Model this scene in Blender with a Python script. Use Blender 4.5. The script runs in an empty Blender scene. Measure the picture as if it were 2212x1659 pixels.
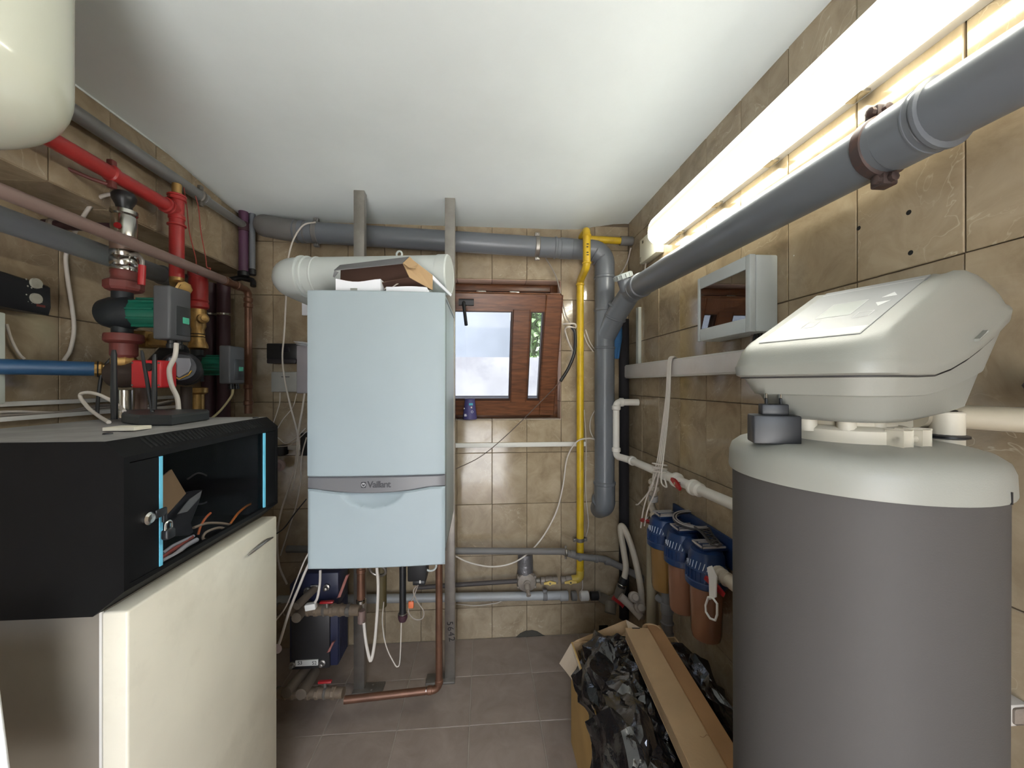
import bpy, bmesh, math, random
from mathutils import Vector, Matrix, noise
random.seed(7)
V = Vector
R = math.radians
# ------------------------------------------------------------------ camera
F, CX, CY = 831.0, 1106.0, 829.5        # focal length and centre in pixels of a 2212x1659 frame
H = 1.465                               # eye height
TH = R(4.335)                           # camera turned a little to the right of the room's axis
CS, SN = math.cos(TH), math.sin(TH)
scene = bpy.context.scene
C = scene.collection
cam_d = bpy.data.cameras.new('camera'); cam = bpy.data.objects.new('camera', cam_d); C.objects.link(cam)
cam_d.sensor_fit = 'HORIZONTAL'; cam_d.sensor_width = 36; cam_d.lens = F / 2212 * 36; cam_d.clip_start = 0.01
cam.location = (0, 0, H); cam.rotation_euler = (R(90), 0, -TH)
scene.camera = cam
# ------------------------------------------------------------------ world, sun, exposure
SKY_STRENGTH, SUN_STRENGTH, EXPOSURE = 0.55, 11.0, 1.65
LAMP_STRENGTH = 18.0
w = bpy.data.worlds.new('sky'); scene.world = w; w.use_nodes = True
wn = w.node_tree.nodes; wl = w.node_tree.links
sky = wn.new('ShaderNodeTexSky'); sky.sky_type = 'NISHITA'; sky.sun_disc = False
sky.sun_elevation = R(65); sky.sun_rotation = R(180); sky.air_density = 1.0; sky.dust_density = 2.0
hs_ = wn.new('ShaderNodeHueSaturation'); hs_.inputs['Saturation'].default_value = .6        # hazy, almost white sky
wl.new(sky.outputs[0], hs_.inputs['Color']); wl.new(hs_.outputs[0], wn['Background'].inputs[0]); wn['Background'].inputs[1].default_value = SKY_STRENGTH
vs = scene.view_settings
vs.view_transform = 'Standard'; vs.look = 'None'; vs.gamma = 1; vs.use_curve_mapping = False; vs.exposure = EXPOSURE
for (px_, py_, pz_, sx_, sy_, rx_) in ((-.12, -1.16, 1.05, 1.0, 2.1, 90), (-.13, 2.40, 1.66, 1.18, .82, -90)):   # daylight portals in doorway and window
    pd = bpy.data.lights.new('daylight_portal', 'AREA'); pd.shape = 'RECTANGLE'; pd.size = sx_; pd.size_y = sy_; pd.cycles.is_portal = True
    po = bpy.data.objects.new('daylight_portal', pd); C.objects.link(po); po.location = (px_, py_, pz_); po.rotation_euler = (R(rx_), 0, 0)
if SUN_STRENGTH:
    sd = bpy.data.lights.new('sun', 'SUN'); sd.energy = SUN_STRENGTH; sd.angle = R(.6); sd.color = (.90, .96, 1)
    so = bpy.data.objects.new('sun', sd); C.objects.link(so); so.location = (-1, -5, 6)
    so.rotation_euler = V((.06, .41, -.91)).to_track_quat('-Z', 'Y').to_euler()

# ------------------------------------------------------------------ helpers
def at(px, py, X=None, Y=None, Z=None, D=None):
    """the point of the room seen at a pixel of the photograph, given one of its coordinates"""
    a = (px - CX) / F; b = (CY - py) / F
    dx, dy, dz = SN + a * CS, CS - a * SN, b
    t = X / dx if X is not None else Y / dy if Y is not None else (Z - H) / dz if Z is not None else D
    return V((dx * t, dy * t, H + dz * t))
def dep(x, y): return x * SN + y * CS
def zat(py, x, y): return H + (CY - py) / F * dep(x, y)

def srgb(r, g, b):
    f = lambda c: (c / 255 / 12.92) if c <= 10 else ((c / 255 + .055) / 1.055) ** 2.4
    return (f(r), f(g), f(b), 1)

MATS = {}
def mat(name, col=(128, 128, 128), rough=.5, metal=0., var=.12, scale=6., bump=0., bscale=60., dirt=None, dscale=3., damt=.5, coat=0., trans=0., emit=None, estr=0., spec=.5, alpha=1.):
    if name in MATS: return MATS[name]
    m = bpy.data.materials.new(name); m.use_nodes = True
    nt = m.node_tree; n = nt.nodes; L = nt.links; b = n['Principled BSDF']
    tc = n.new('ShaderNodeTexCoord'); oi = n.new('ShaderNodeObjectInfo')
    add = n.new('ShaderNodeVectorMath'); add.operation = 'ADD'
    mul = n.new('ShaderNodeVectorMath'); mul.operation = 'SCALE'; mul.inputs[3].default_value = 1
    L.new(tc.outputs['Object'], add.inputs[0]); L.new(oi.outputs['Location'], mul.inputs[0]); L.new(mul.outputs[0], add.inputs[1])
    nz = n.new('ShaderNodeTexNoise'); nz.inputs['Scale'].default_value = scale; nz.inputs['Detail'].default_value = 5
    L.new(add.outputs[0], nz.inputs['Vector'])
    c = srgb(*col)
    cr = n.new('ShaderNodeValToRGB')
    cr.color_ramp.elements[0].position = .3; cr.color_ramp.elements[1].position = .7
    cr.color_ramp.elements[0].color = tuple(max(0, x * (1 - var)) for x in c[:3]) + (1,)
    cr.color_ramp.elements[1].color = tuple(min(1, x * (1 + var)) for x in c[:3]) + (1,)
    L.new(nz.outputs['Fac'], cr.inputs[0]); out = cr.outputs[0]
    if dirt:
        dn = n.new('ShaderNodeTexNoise'); dn.inputs['Scale'].default_value = dscale; dn.inputs['Detail'].default_value = 8; dn.inputs['Roughness'].default_value = .65
        L.new(add.outputs[0], dn.inputs['Vector'])
        dr = n.new('ShaderNodeValToRGB'); dr.color_ramp.elements[0].position = .48; dr.color_ramp.elements[1].position = .66
        dr.color_ramp.elements[1].color = (damt, damt, damt, 1)
        L.new(dn.outputs['Fac'], dr.inputs[0])
        mx = n.new('ShaderNodeMixRGB'); mx.inputs[2].default_value = srgb(*dirt)
        L.new(dr.outputs[0], mx.inputs[0]); L.new(out, mx.inputs[1]); out = mx.outputs[0]
    L.new(out, b.inputs['Base Color'])
    b.inputs['Roughness'].default_value = rough; b.inputs['Metallic'].default_value = metal
    b.inputs['Specular IOR Level'].default_value = spec
    if coat: b.inputs['Coat Weight'].default_value = coat; b.inputs['Coat Roughness'].default_value = .08
    if trans: b.inputs['Transmission Weight'].default_value = trans
    if emit: b.inputs['Emission Color'].default_value = srgb(*emit); b.inputs['Emission Strength'].default_value = estr
    if bump:
        bn = n.new('ShaderNodeTexNoise'); bn.inputs['Scale'].default_value = bscale; bn.inputs['Detail'].default_value = 4
        L.new(add.outputs[0], bn.inputs['Vector'])
        bp = n.new('ShaderNodeBump'); bp.inputs['Strength'].default_value = bump; bp.inputs['Distance'].default_value = .01
        L.new(bn.outputs['Fac'], bp.inputs['Height']); L.new(bp.outputs[0], b.inputs['Normal'])
    MATS[name] = m
    return m

def tile_mat(name, base, dark, light, vein, rough, var_tile=.16, bump=.04):
    m = bpy.data.materials.new(name); m.use_nodes = True
    nt = m.node_tree; n = nt.nodes; L = nt.links; b = n['Principled BSDF']
    tc = n.new('ShaderNodeTexCoord'); oi = n.new('ShaderNodeObjectInfo')
    sc = n.new('ShaderNodeVectorMath'); sc.operation = 'SCALE'; sc.inputs[3].default_value = 3.7
    L.new(oi.outputs['Location'], sc.inputs[0])
    add = n.new('ShaderNodeVectorMath'); add.operation = 'ADD'
    L.new(tc.outputs['Object'], add.inputs[0]); L.new(sc.outputs[0], add.inputs[1])
    n1 = n.new('ShaderNodeTexNoise'); n1.inputs['Scale'].default_value = 9; n1.inputs['Detail'].default_value = 8; n1.inputs['Roughness'].default_value = .62; n1.inputs['Distortion'].default_value = .7
    L.new(add.outputs[0], n1.inputs['Vector'])
    r1 = n.new('ShaderNodeValToRGB'); e = r1.color_ramp.elements
    e[0].position = .32; e[0].color = srgb(*dark); e[1].position = .70; e[1].color = srgb(*light)
    k = e.new(.5); k.color = srgb(*base)
    L.new(n1.outputs['Fac'], r1.inputs[0])
    n2 = n.new('ShaderNodeTexNoise'); n2.inputs['Scale'].default_value = 5.5; n2.inputs['Detail'].default_value = 3; n2.inputs['Distortion'].default_value = 2.4
    L.new(add.outputs[0], n2.inputs['Vector'])
    r2 = n.new('ShaderNodeValToRGB'); e = r2.color_ramp.elements
    e[0].position = .492; e[0].color = (0, 0, 0, 1); e[1].position = .508; e[1].color = (0, 0, 0, 1)
    k = e.new(.5); k.color = (.55, .55, .55, 1)
    L.new(n2.outputs['Fac'], r2.inputs[0])
    n3 = n.new('ShaderNodeTexNoise'); n3.inputs['Scale'].default_value = 4; L.new(add.outputs[0], n3.inputs['Vector'])
    r3 = n.new('ShaderNodeValToRGB'); r3.color_ramp.elements[0].position = .45; r3.color_ramp.elements[1].position = .62
    L.new(n3.outputs['Fac'], r3.inputs[0])
    mm = n.new('ShaderNodeMath'); mm.operation = 'MULTIPLY'; L.new(r2.outputs[0], mm.inputs[0]); L.new(r3.outputs[0], mm.inputs[1])
    mx = n.new('ShaderNodeMixRGB'); mx.inputs[2].default_value = srgb(*vein)
    L.new(mm.outputs[0], mx.inputs[0]); L.new(r1.outputs[0], mx.inputs[1])
    hv = n.new('ShaderNodeHueSaturation'); mr = n.new('ShaderNodeMapRange')
    mr.inputs[3].default_value = 1 - var_tile / 2; mr.inputs[4].default_value = 1 + var_tile / 2
    L.new(oi.outputs['Random'], mr.inputs[0]); L.new(mr.outputs[0], hv.inputs['Value']); L.new(mx.outputs[0], hv.inputs['Color'])
    L.new(hv.outputs[0], b.inputs['Base Color'])
    rr = n.new('ShaderNodeMapRange'); rr.inputs[3].default_value = rough * .7; rr.inputs[4].default_value = rough * 1.5
    L.new(n1.outputs['Fac'], rr.inputs[0]); L.new(rr.outputs[0], b.inputs['Roughness'])
    bp = n.new('ShaderNodeBump'); bp.inputs['Strength'].default_value = bump; bp.inputs['Distance'].default_value = .01
    L.new(n1.outputs['Fac'], bp.inputs['Height']); L.new(bp.outputs[0], b.inputs['Normal'])
    MATS[name] = m
    return m

# ---- objects
WL = {}                                   # world position of every object's origin
def finish(name, me, mat_, parent=None, smooth=35, mats=None):
    vs_ = [v.co for v in me.vertices]
    lo = V((min(v.x for v in vs_), min(v.y for v in vs_), min(v.z for v in vs_)))
    hi = V((max(v.x for v in vs_), max(v.y for v in vs_), max(v.z for v in vs_)))
    c = (lo + hi) / 2
    me.transform(Matrix.Translation(-c))
    if smooth:
        me.polygons.foreach_set('use_smooth', [True] * len(me.polygons)); me.set_sharp_from_angle(angle=R(smooth))
    o = bpy.data.objects.new(name, me); C.objects.link(o)
    if mat_ is not None: me.materials.append(mat_)
    WL[o.name] = c
    if parent is not None:
        o.parent = parent; o.location = c - WL[parent.name]
    else: o.location = c
    return o
def mk(name, bm, mat_, parent=None, smooth=35):
    me = bpy.data.meshes.new(name); bmesh.ops.recalc_face_normals(bm, faces=bm.faces[:]); bm.to_mesh(me); bm.free()
    return finish(name, me, mat_, parent, smooth)
def tag(o, label, cat, group=None):
    o['label'] = label; o['category'] = cat
    if group: o['group'] = group
    return o
def thing(name, label, cat, loc, group=None):
    o = bpy.data.objects.new(name, None); C.objects.link(o); o.empty_display_size = .05
    o.location = loc; WL[o.name] = V(loc)
    return tag(o, label, cat, group)
def struct(o): o['kind'] = 'structure'; return o

def nb(): return bmesh.new()
def merge(bm, b2, M=None):
    if M is not None: b2.transform(M)
    me = bpy.data.meshes.new('t'); b2.to_mesh(me); b2.free(); bm.from_mesh(me); bpy.data.meshes.remove(me); return bm
def box(bm, lo, hi, bev=0., seg=2, M=None):
    b2 = bmesh.new(); bmesh.ops.create_cube(b2, size=1)
    lo, hi = V(lo), V(hi); s = hi - lo; c = (lo + hi) / 2
    b2.transform(Matrix.Translation(c) @ Matrix.Diagonal((abs(s.x), abs(s.y), abs(s.z), 1)))
    if bev: bmesh.ops.bevel(b2, geom=b2.edges[:], offset=bev, segments=seg, profile=.5, affect='EDGES')
    return merge(bm, b2, M)
def frame_for(d, up=None):
    d = d.normalized(); u = up or (V((0, 0, 1)) if abs(d.z) < .95 else V((1, 0, 0)))
    x = u.cross(d).normalized(); y = d.cross(x)
    return x, y
def loft(bm, rings, cap=True, closed=True):
    vv = [[bm.verts.new(p) for p in r] for r in rings]
    n = len(vv[0])
    for a, b in zip(vv, vv[1:]):
        for i in range(n if closed else n - 1):
            j = (i + 1) % n
            bm.faces.new((a[i], a[j], b[j], b[i]))
    if cap and closed:
        bm.faces.new(vv[0][::-1]); bm.faces.new(vv[-1])
    return bm
def fillet(pts, rad, seg=7):
    pts = [V(p) for p in pts]; out = [pts[0]]
    for i in range(1, len(pts) - 1):
        p = pts[i]; a = pts[i - 1] - p; b = pts[i + 1] - p; la, lb = a.length, b.length
        a.normalize(); b.normalize(); ang = a.angle(b)
        if ang > 3.10 or rad <= 0: out.append(p); continue
        t = min(rad / math.tan(ang / 2), la * .49, lb * .49); r = t * math.tan(ang / 2)
        c = p + (a + b).normalized() * (r / math.sin(ang / 2)); v1 = p + a * t - c; v2 = p + b * t - c; wv = v1.angle(v2)
        for k in range(seg + 1):
            f = k / seg; out.append(c + (v1 * math.sin((1 - f) * wv) + v2 * math.sin(f * wv)) / math.sin(wv))
    out.append(pts[-1]); return out
def catmull(pts, n=8):
    pts = [V(p) for p in pts]; q = [pts[0] * 2 - pts[1]] + pts + [pts[-1] * 2 - pts[-2]]; out = []
    for i in range(1, len(q) - 2):
        a, b, c, d = q[i - 1:i + 3]
        for k in range(n):
            t = k / n
            out.append(.5 * ((2 * b) + (c - a) * t + (2 * a - 5 * b + 4 * c - d) * t * t + (3 * b - a - 3 * c + d) * t ** 3))
    out.append(pts[-1]); return out
def tube(bm, pts, r, n=16, fil=0., cap=True):
    pts = fillet(pts, fil) if fil else [V(p) for p in pts]
    q = [pts[0]]
    for p in pts[1:]:
        if (p - q[-1]).length > 1e-5: q.append(p)
    pts = q; rr = r if isinstance(r, (list, tuple)) else [r] * len(pts)
    d0 = (pts[1] - pts[0]).normalized(); x, y = frame_for(d0); rings = []; prev = d0
    for i, p in enumerate(pts):
        d = (pts[min(i + 1, len(pts) - 1)] - pts[max(i - 1, 0)]).normalized()
        rot = prev.rotation_difference(d); x = rot @ x; x = (x - d * x.dot(d)).normalized(); y = d.cross(x); prev = d
        k = 1.
        rings.append([p + (x * math.cos(2 * math.pi * j / n) + y * math.sin(2 * math.pi * j / n)) * rr[i] for j in range(n)])
    return loft(bm, rings, cap)
def lathe(bm, prof, o, d, n=24, up=None):
    """profile [(radius, distance along d)]"""
    o = V(o); d = V(d).normalized(); x, y = frame_for(d, up)
    rings = [[o + d * h + (x * math.cos(2 * math.pi * j / n) + y * math.sin(2 * math.pi * j / n)) * max(r, 1e-4) for j in range(n)] for r, h in prof]
    return loft(bm, rings)
def cyl(bm, p0, p1, r, n=20, bev=0.):
    p0, p1 = V(p0), V(p1); L = (p1 - p0).length
    prof = [(r, 0), (r, L)] if not bev else [(r - bev, 0), (r, bev), (r, L - bev), (r - bev, L)]
    return lathe(bm, prof, p0, p1 - p0, n)
def ring(bm, c, d, r, l, t=.004, n=24):
    """a socket bead: collar centred at c along d"""
    d = V(d).normalized(); b = min(t, l * .3)
    return lathe(bm, [(r, 0), (r + t, b), (r + t, l - b), (r, l)], V(c) - d * l / 2, d, n)
def torus(bm, c, d, R_, r, n=28, m=8):
    d = V(d).normalized(); x, y = frame_for(d); rows = []
    for i in range(n):
        a = 2 * math.pi * i / n; e = x * math.cos(a) + y * math.sin(a)
        rows.append([V(c) + e * (R_ + r * math.cos(2 * math.pi * j / m)) + d * (r * math.sin(2 * math.pi * j / m)) for j in range(m)])
    rows.append(rows[0]); vv = [[bm.verts.new(p) for p in q] for q in rows[:-1]]; vv.append(vv[0])
    for a, b in zip(vv, vv[1:]):
        for j in range(m): bm.faces.new((a[j], a[(j + 1) % m], b[(j + 1) % m], b[j]))
    return bm
def prism(bm, poly, d):
    """extrude a planar polygon of world points along d"""
    d = V(d); a = [bm.verts.new(p) for p in poly]; b = [bm.verts.new(V(p) + d) for p in poly]; n = len(a)
    bm.faces.new(a[::-1]); bm.faces.new(b)
    for i in range(n): bm.faces.new((a[i], a[(i + 1) % n], b[(i + 1) % n], b[i]))
    return bm
def rrect(w_, h_, r, n=5):
    out = []
    for cx, cy, a0 in ((w_ / 2 - r, h_ / 2 - r, 0), (-w_ / 2 + r, h_ / 2 - r, 90), (-w_ / 2 + r, -h_ / 2 + r, 180), (w_ / 2 - r, -h_ / 2 + r, 270)):
        for k in range(n + 1):
            a = R(a0 + 90 * k / n); out.append((cx + r * math.cos(a), cy + r * math.sin(a)))
    return out
def obox(bm, o, ux, uy, uz, bev=0.):
    """box from corner o with edge vectors"""
    ux, uy, uz = V(ux), V(uy), V(uz); M = Matrix(((ux.x, uy.x, uz.x, o[0]), (ux.y, uy.y, uz.y, o[1]), (ux.z, uy.z, uz.z, o[2]), (0, 0, 0, 1)))
    b2 = bmesh.new(); bmesh.ops.create_cube(b2, size=1); b2.transform(Matrix.Translation((.5, .5, .5))); b2.transform(M)
    if bev: bmesh.ops.bevel(b2, geom=b2.edges[:], offset=bev, segments=2, profile=.5, affect='EDGES')
    return merge(bm, b2)
def text(name, s, size, o, ux, uy, mat_, parent, ext=.0004, center=True, space=1., bold=0.):
    """flat lettering at o, reading along ux with letter tops towards uy"""
    cu = bpy.data.curves.new('t', 'FONT'); cu.body = s; cu.size = size; cu.extrude = ext; cu.space_character = space
    cu.resolution_u = 3; cu.offset = bold
    if center: cu.align_x = 'CENTER'; cu.align_y = 'CENTER'
    ob = bpy.data.objects.new('t', cu); C.objects.link(ob)
    me = bpy.data.meshes.new_from_object(ob.evaluated_get(bpy.context.evaluated_depsgraph_get()))
    bpy.data.objects.remove(ob); bpy.data.curves.remove(cu); me.materials.clear()
    ux, uy = V(ux).normalized(), V(uy).normalized(); uz = ux.cross(uy)
    me.transform(Matrix(((ux.x, uy.x, uz.x, o[0]), (ux.y, uy.y, uz.y, o[1]), (ux.z, uy.z, uz.z, o[2]), (0, 0, 0, 1))))
    return finish(name, me, mat_, parent, 0)
def cable(name, label, pts, r, m, group=None, n=8, cat='cable', parent=None, sub=7):
    bm = nb(); tube(bm, catmull(pts, sub), r, n)
    o = mk(name, bm, m, parent, 60)
    if parent is None: tag(o, label, cat, group)
    return o

# ------------------------------------------------------------------ materials
TILE = tile_mat('wall_tile', (159, 142, 117), (140, 123, 100), (174, 158, 133), (202, 189, 165), .09)
FTILE = tile_mat('floor_tile', (146, 132, 122), (136, 122, 112), (156, 142, 131), (150, 136, 126), .42, .08, .03)
GROUT = mat('grout', (98, 84, 68), .9, bump=.3)
FGROUT = mat('floor_grout', (166, 156, 143), .9, bump=.3)
CEIL = mat('ceiling_paint', (234, 241, 240), .55, var=.02, bump=.04, bscale=30)
PVC = mat('grey_pvc', (107, 111, 117), .33, var=.06, dirt=(98, 94, 90), damt=.25)
PVCD = mat('dusty_grey_pvc', (112, 110, 108), .55, var=.1, dirt=(96, 86, 76), damt=.5)
WHITE = mat('white_enamel', (161, 174, 180), .42, var=.02, spec=.3)
WPLAST = mat('white_plastic', (214, 212, 206), .4, var=.04)
WFLUE = mat('flue_plastic', (194, 200, 197), .35, var=.03)
CREAM = mat('cream_enamel', (226, 220, 202), .3, var=.04, dirt=(176, 168, 148), dscale=5, damt=.25)
CREAMT = mat('tank_enamel', (222, 224, 206), .2, var=.02, coat=.4)
SHADESIDE = mat('cream_side_shaded', (118, 111, 100), .5, var=.05, dirt=(130, 124, 112), damt=.3)  # cream cabinet's unlit side: its shade is painted into this grey
BLACK = mat('black_steel', (10, 10, 11), .6, var=.15, dirt=(22, 22, 22), dscale=4, damt=.3, spec=.2)
BLACKT = mat('dusty_black_top', (136, 134, 132), .75, var=.18, scale=12, bump=.1)
BPLAST = mat('black_plastic', (26, 27, 30), .4, var=.15)
DGREY = mat('dark_grey_plastic', (84, 85, 88), .5, var=.06)
CHROME = mat('chrome', (200, 198, 192), .18, 1., dirt=(120, 112, 100), damt=.4, dscale=20)
STEEL = mat('brushed_steel', (168, 163, 156), .38, .9, var=.1, scale=20, dirt=(120, 112, 104), damt=.4)
STEELD = mat('aged_steel', (122, 117, 110), .5, .6, var=.15, scale=20, dirt=(90, 78, 66), damt=.5)
REDP = mat('red_paint', (166, 50, 48), .35, var=.08, dirt=(120, 40, 38), damt=.35, dscale=9)
REDD = mat('dusty_red_paint', (110, 52, 47), .55, var=.12, dirt=(96, 62, 56), damt=.5, dscale=12)
REDH = mat('red_handle', (160, 34, 38), .35, var=.08)
BRASS = mat('brass', (186, 150, 92), .4, .75, var=.15, dirt=(120, 100, 70), damt=.5, dscale=20)
COPPER = mat('copper', (116, 82, 64), .42, .5, var=.2, scale=14, dirt=(96, 66, 52), damt=.6, dscale=9)
BROWNP = mat('brown_painted_pipe', (142, 120, 112), .45, .2, var=.1, dirt=(116, 88, 80), damt=.5)
BLUEGREY = mat('blue_grey_pipe', (114, 120, 119), .4, var=.1, dirt=(86, 80, 96), damt=.4)
PURPLE = mat('purple_pipe', (92, 56, 84), .4, var=.15, dirt=(60, 44, 52), damt=.5)
PURPLED = mat('dark_purple_pipe', (62, 36, 44), .5, var=.15)
YELLOW = mat('yellow_paint', (206, 170, 36), .38, var=.06, dirt=(150, 112, 40), damt=.4, dscale=14)
BLUEP = mat('blue_pipe', (44, 82, 120), .4, var=.1, dirt=(80, 104, 128), damt=.4)
NAVY = mat('navy_steel', (30, 34, 60), .45, var=.12)
NAVYF = mat('filter_blue', (24, 50, 92), .35, var=.08)
GREEN = mat('pump_green', (18, 96, 78), .4, var=.08)
AMBER = mat('amber_bowl', (134, 92, 70), .22, var=.1, coat=.4, dirt=(118, 78, 58), damt=.4, dscale=6)
CARD = mat('cardboard', (178, 148, 110), .85, var=.05, scale=14, bump=.1, bscale=120)
CARDI = mat('cardboard_inside', (150, 116, 82), .9, var=.06)
CARDP = mat('pale_cardboard', (206, 188, 166), .8, var=.05)
PAPER = mat('paper', (232, 234, 240), .8, var=.02)
CABW = mat('white_cable', (208, 200, 190), .45, var=.05)
CABG = mat('grey_cable', (150, 140, 130), .5, var=.06)
CABB = mat('black_cable', (30, 30, 32), .45)
HOSE = mat('beige_hose', (182, 172, 156), .5, var=.08)
PPR = mat('ppr_pipe', (226, 222, 214), .4, var=.03, dirt=(180, 168, 150), damt=.3)
WOOD = None
SOFT = mat('softener_shell', (146, 146, 138), .42, var=.02, bump=.05, bscale=500)
SOFTB = mat('softener_body', (78, 75, 73), .6, var=.03, spec=.25, bump=.05, bscale=500)
SOFTP = mat('softener_panel', (140, 142, 142), .35, var=.02)
SOFTN = mat('softener_neck', (214, 206, 188), .5, var=.03)
CONTROL = mat('detector_plastic', (214, 210, 190), .45, var=.03)
# ================================================================== THE ROOM
XR, YB, XL, XS = .862, 2.22, -1.49, -1.29     # right wall, back wall, left wall, left soffit face
ZC = H + .95; YF = -1.1                       # ceiling, wall behind the camera
ZS = 2.07                                     # underside of the soffit
WX0, WX1, WZ0, WZ1 = -.72, .456, 1.257, 2.07  # window opening
def slab(name, lo, hi, m): return struct(mk(name, box(nb(), lo, hi), m, None, 0))
T = .004
tile_cache = {}
def tile_mesh(a, b, m):
    k = (round(a, 3), round(b, 3), m.name)
    if k not in tile_cache:
        bm = nb(); e = .0016; th = .005
        loft(bm, [[V((sx * (a / 2 - i), sy * (b / 2 - i), z)) for sx, sy in ((-1, -1), (1, -1), (1, 1), (-1, 1))] for i, z in ((0, 0), (0, th - e), (e, th))])
        me = bpy.data.meshes.new('tile'); bm.to_mesh(me); bm.free(); me.materials.append(m); tile_cache[k] = me
    return tile_cache[k]
def cuts(rects, hole):
    out = []
    hx0, hx1, hy0, hy1 = hole
    for x0, x1, y0, y1 in rects:
        if x1 <= hx0 or x0 >= hx1 or y1 <= hy0 or y0 >= hy1: out.append((x0, x1, y0, y1)); continue
        if y0 < hy0: out.append((x0, x1, y0, hy0))
        if y1 > hy1: out.append((x0, x1, hy1, y1))
        a, b = max(y0, hy0), min(y1, hy1)
        if x0 < hx0: out.append((x0, hx0, a, b))
        if x1 > hx1: out.append((hx1, x1, a, b))
    return out
def tiles(parent, o, u, v, us, vs_, m, holes=(), gap=.0025, tilt=.0035, name='tile'):
    """lay separate tiles over the plane o + u*a + v*b"""
    u, v = V(u), V(v); nrm = u.cross(v); rng = random.Random(hash((round(o[0], 2), round(o[1], 2), len(us))) & 0xffff)
    for i in range(len(us) - 1):
        for j in range(len(vs_) - 1):
            rects = [(us[i], us[i + 1], vs_[j], vs_[j + 1])]
            for h in holes: rects = cuts(rects, h)
            for x0, x1, y0, y1 in rects:
                a, b = x1 - x0 - gap, y1 - y0 - gap
                if a < .012 or b < .012: continue
                ob = bpy.data.objects.new(name, tile_mesh(a, b, m)); C.objects.link(ob)
                Mr = Matrix((u, v, nrm)).transposed().to_4x4() @ Matrix.Rotation(rng.gauss(0, tilt), 4, 'X') @ Matrix.Rotation(rng.gauss(0, tilt), 4, 'Y')
                ob.parent = parent
                ob.matrix_basis = Matrix.Translation(V(o) + u * ((x0 + x1) / 2) + v * ((y0 + y1) / 2) + nrm * rng.uniform(-.0006, .0006) - WL[parent.name]) @ Mr
def clampgrid(start, step, lo, hi):
    g = [lo]; k = math.ceil((lo - start) / step + 1e-6)
    while start + k * step < hi - 1e-4:
        if start + k * step > lo + 1e-4: g.append(start + k * step)
        k += 1
    return g + [hi]

# floor
flo = slab('floor', (XL - .1, YF - .1, -.1), (XR + .1, YB + .05, 0), FGROUT)
tiles(flo, (0, 0, -.002), (1, 0, 0), (0, 1, 0), clampgrid(-.057, .305, XL, XR), clampgrid(1.934, .28, YF, YB), FTILE, gap=.004, tilt=.0012)
# right wall
wr = slab('wall_right', (XR + T, YF - .1, -.1), (XR + .15, YB + .3, ZC + .3), GROUT)
tiles(wr, (XR + T - .0005, 0, 0), (0, -1, 0), (0, 0, 1), [-y for y in clampgrid(.026, .2, -.4, YB)][::-1], clampgrid(.2, .3, 0, ZC + .01), TILE)
# back wall with the window opening
bm = nb()
for lo, hi in (((XL - .2, YB + T, -.1), (WX0, YB + .32, ZC + .2)), ((WX1, YB + T, -.1), (XR + .15, YB + .32, ZC + .2)), ((WX0, YB + T, -.1), (WX1, YB + .32, WZ0)), ((WX0, YB + T, WZ1), (WX1, YB + .32, ZC + .2))): box(bm, lo, hi)
wb = struct(mk('wall_back', bm, GROUT, None, 0))
bx = clampgrid(.053, .2015, XL, XR); bz = clampgrid(.18, .296, 0, ZC - .02)
tiles(wb, (0, YB + T - .0005, 0), (1, 0, 0), (0, 0, 1), bx, bz, TILE, holes=[(WX0, WX1, WZ0, WZ1)])
wxs = [x for x in clampgrid(.053, .2015, WX0, WX1)]
REV = mat('reveal_tile_sunlit', (202, 172, 150), .3, var=.1)  # paler pink than the wall: sunlight on the reveal painted into the tile
tiles(wb, (0, YB + .003, WZ0 - .002), (1, 0, 0), (0, 1, 0), wxs, [0, .13], mat('sill_tile', (196, 182, 166), .3), tilt=.001)
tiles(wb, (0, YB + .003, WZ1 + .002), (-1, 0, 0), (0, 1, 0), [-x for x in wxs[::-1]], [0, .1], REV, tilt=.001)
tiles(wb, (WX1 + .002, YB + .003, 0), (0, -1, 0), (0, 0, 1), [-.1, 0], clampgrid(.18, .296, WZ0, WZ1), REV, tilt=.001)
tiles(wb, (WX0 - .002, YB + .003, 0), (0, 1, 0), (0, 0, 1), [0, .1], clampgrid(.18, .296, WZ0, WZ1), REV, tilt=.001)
# left wall, and the soffit that stands out above it
wl_ = slab('wall_left', (XL - .15, YF - .1, -.1), (XL - T, YB + .3, ZC + .2), GROUT)
tiles(wl_, (XL - T + .0005, 0, 0), (0, 1, 0), (0, 0, 1), clampgrid(1.472, .2, .2, YB), clampgrid(.2, .3, 0, ZS), TILE)
sof = slab('wall_left_soffit', (XL - .01, YF - .1, ZS + T), (XS - T, YB + .1, ZC + .2), GROUT)
tiles(sof, (XS - T + .0005, 0, 0), (0, 1, 0), (0, 0, 1), clampgrid(1.2458, .19, .2, YB), [ZS, ZS + .345 + .006], TILE)
tiles(sof, (0, 0, ZS + T - .0005), (0, 1, 0), (1, 0, 0), clampgrid(1.2458, .19, .2, YB), [XL, XS], TILE)
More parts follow.
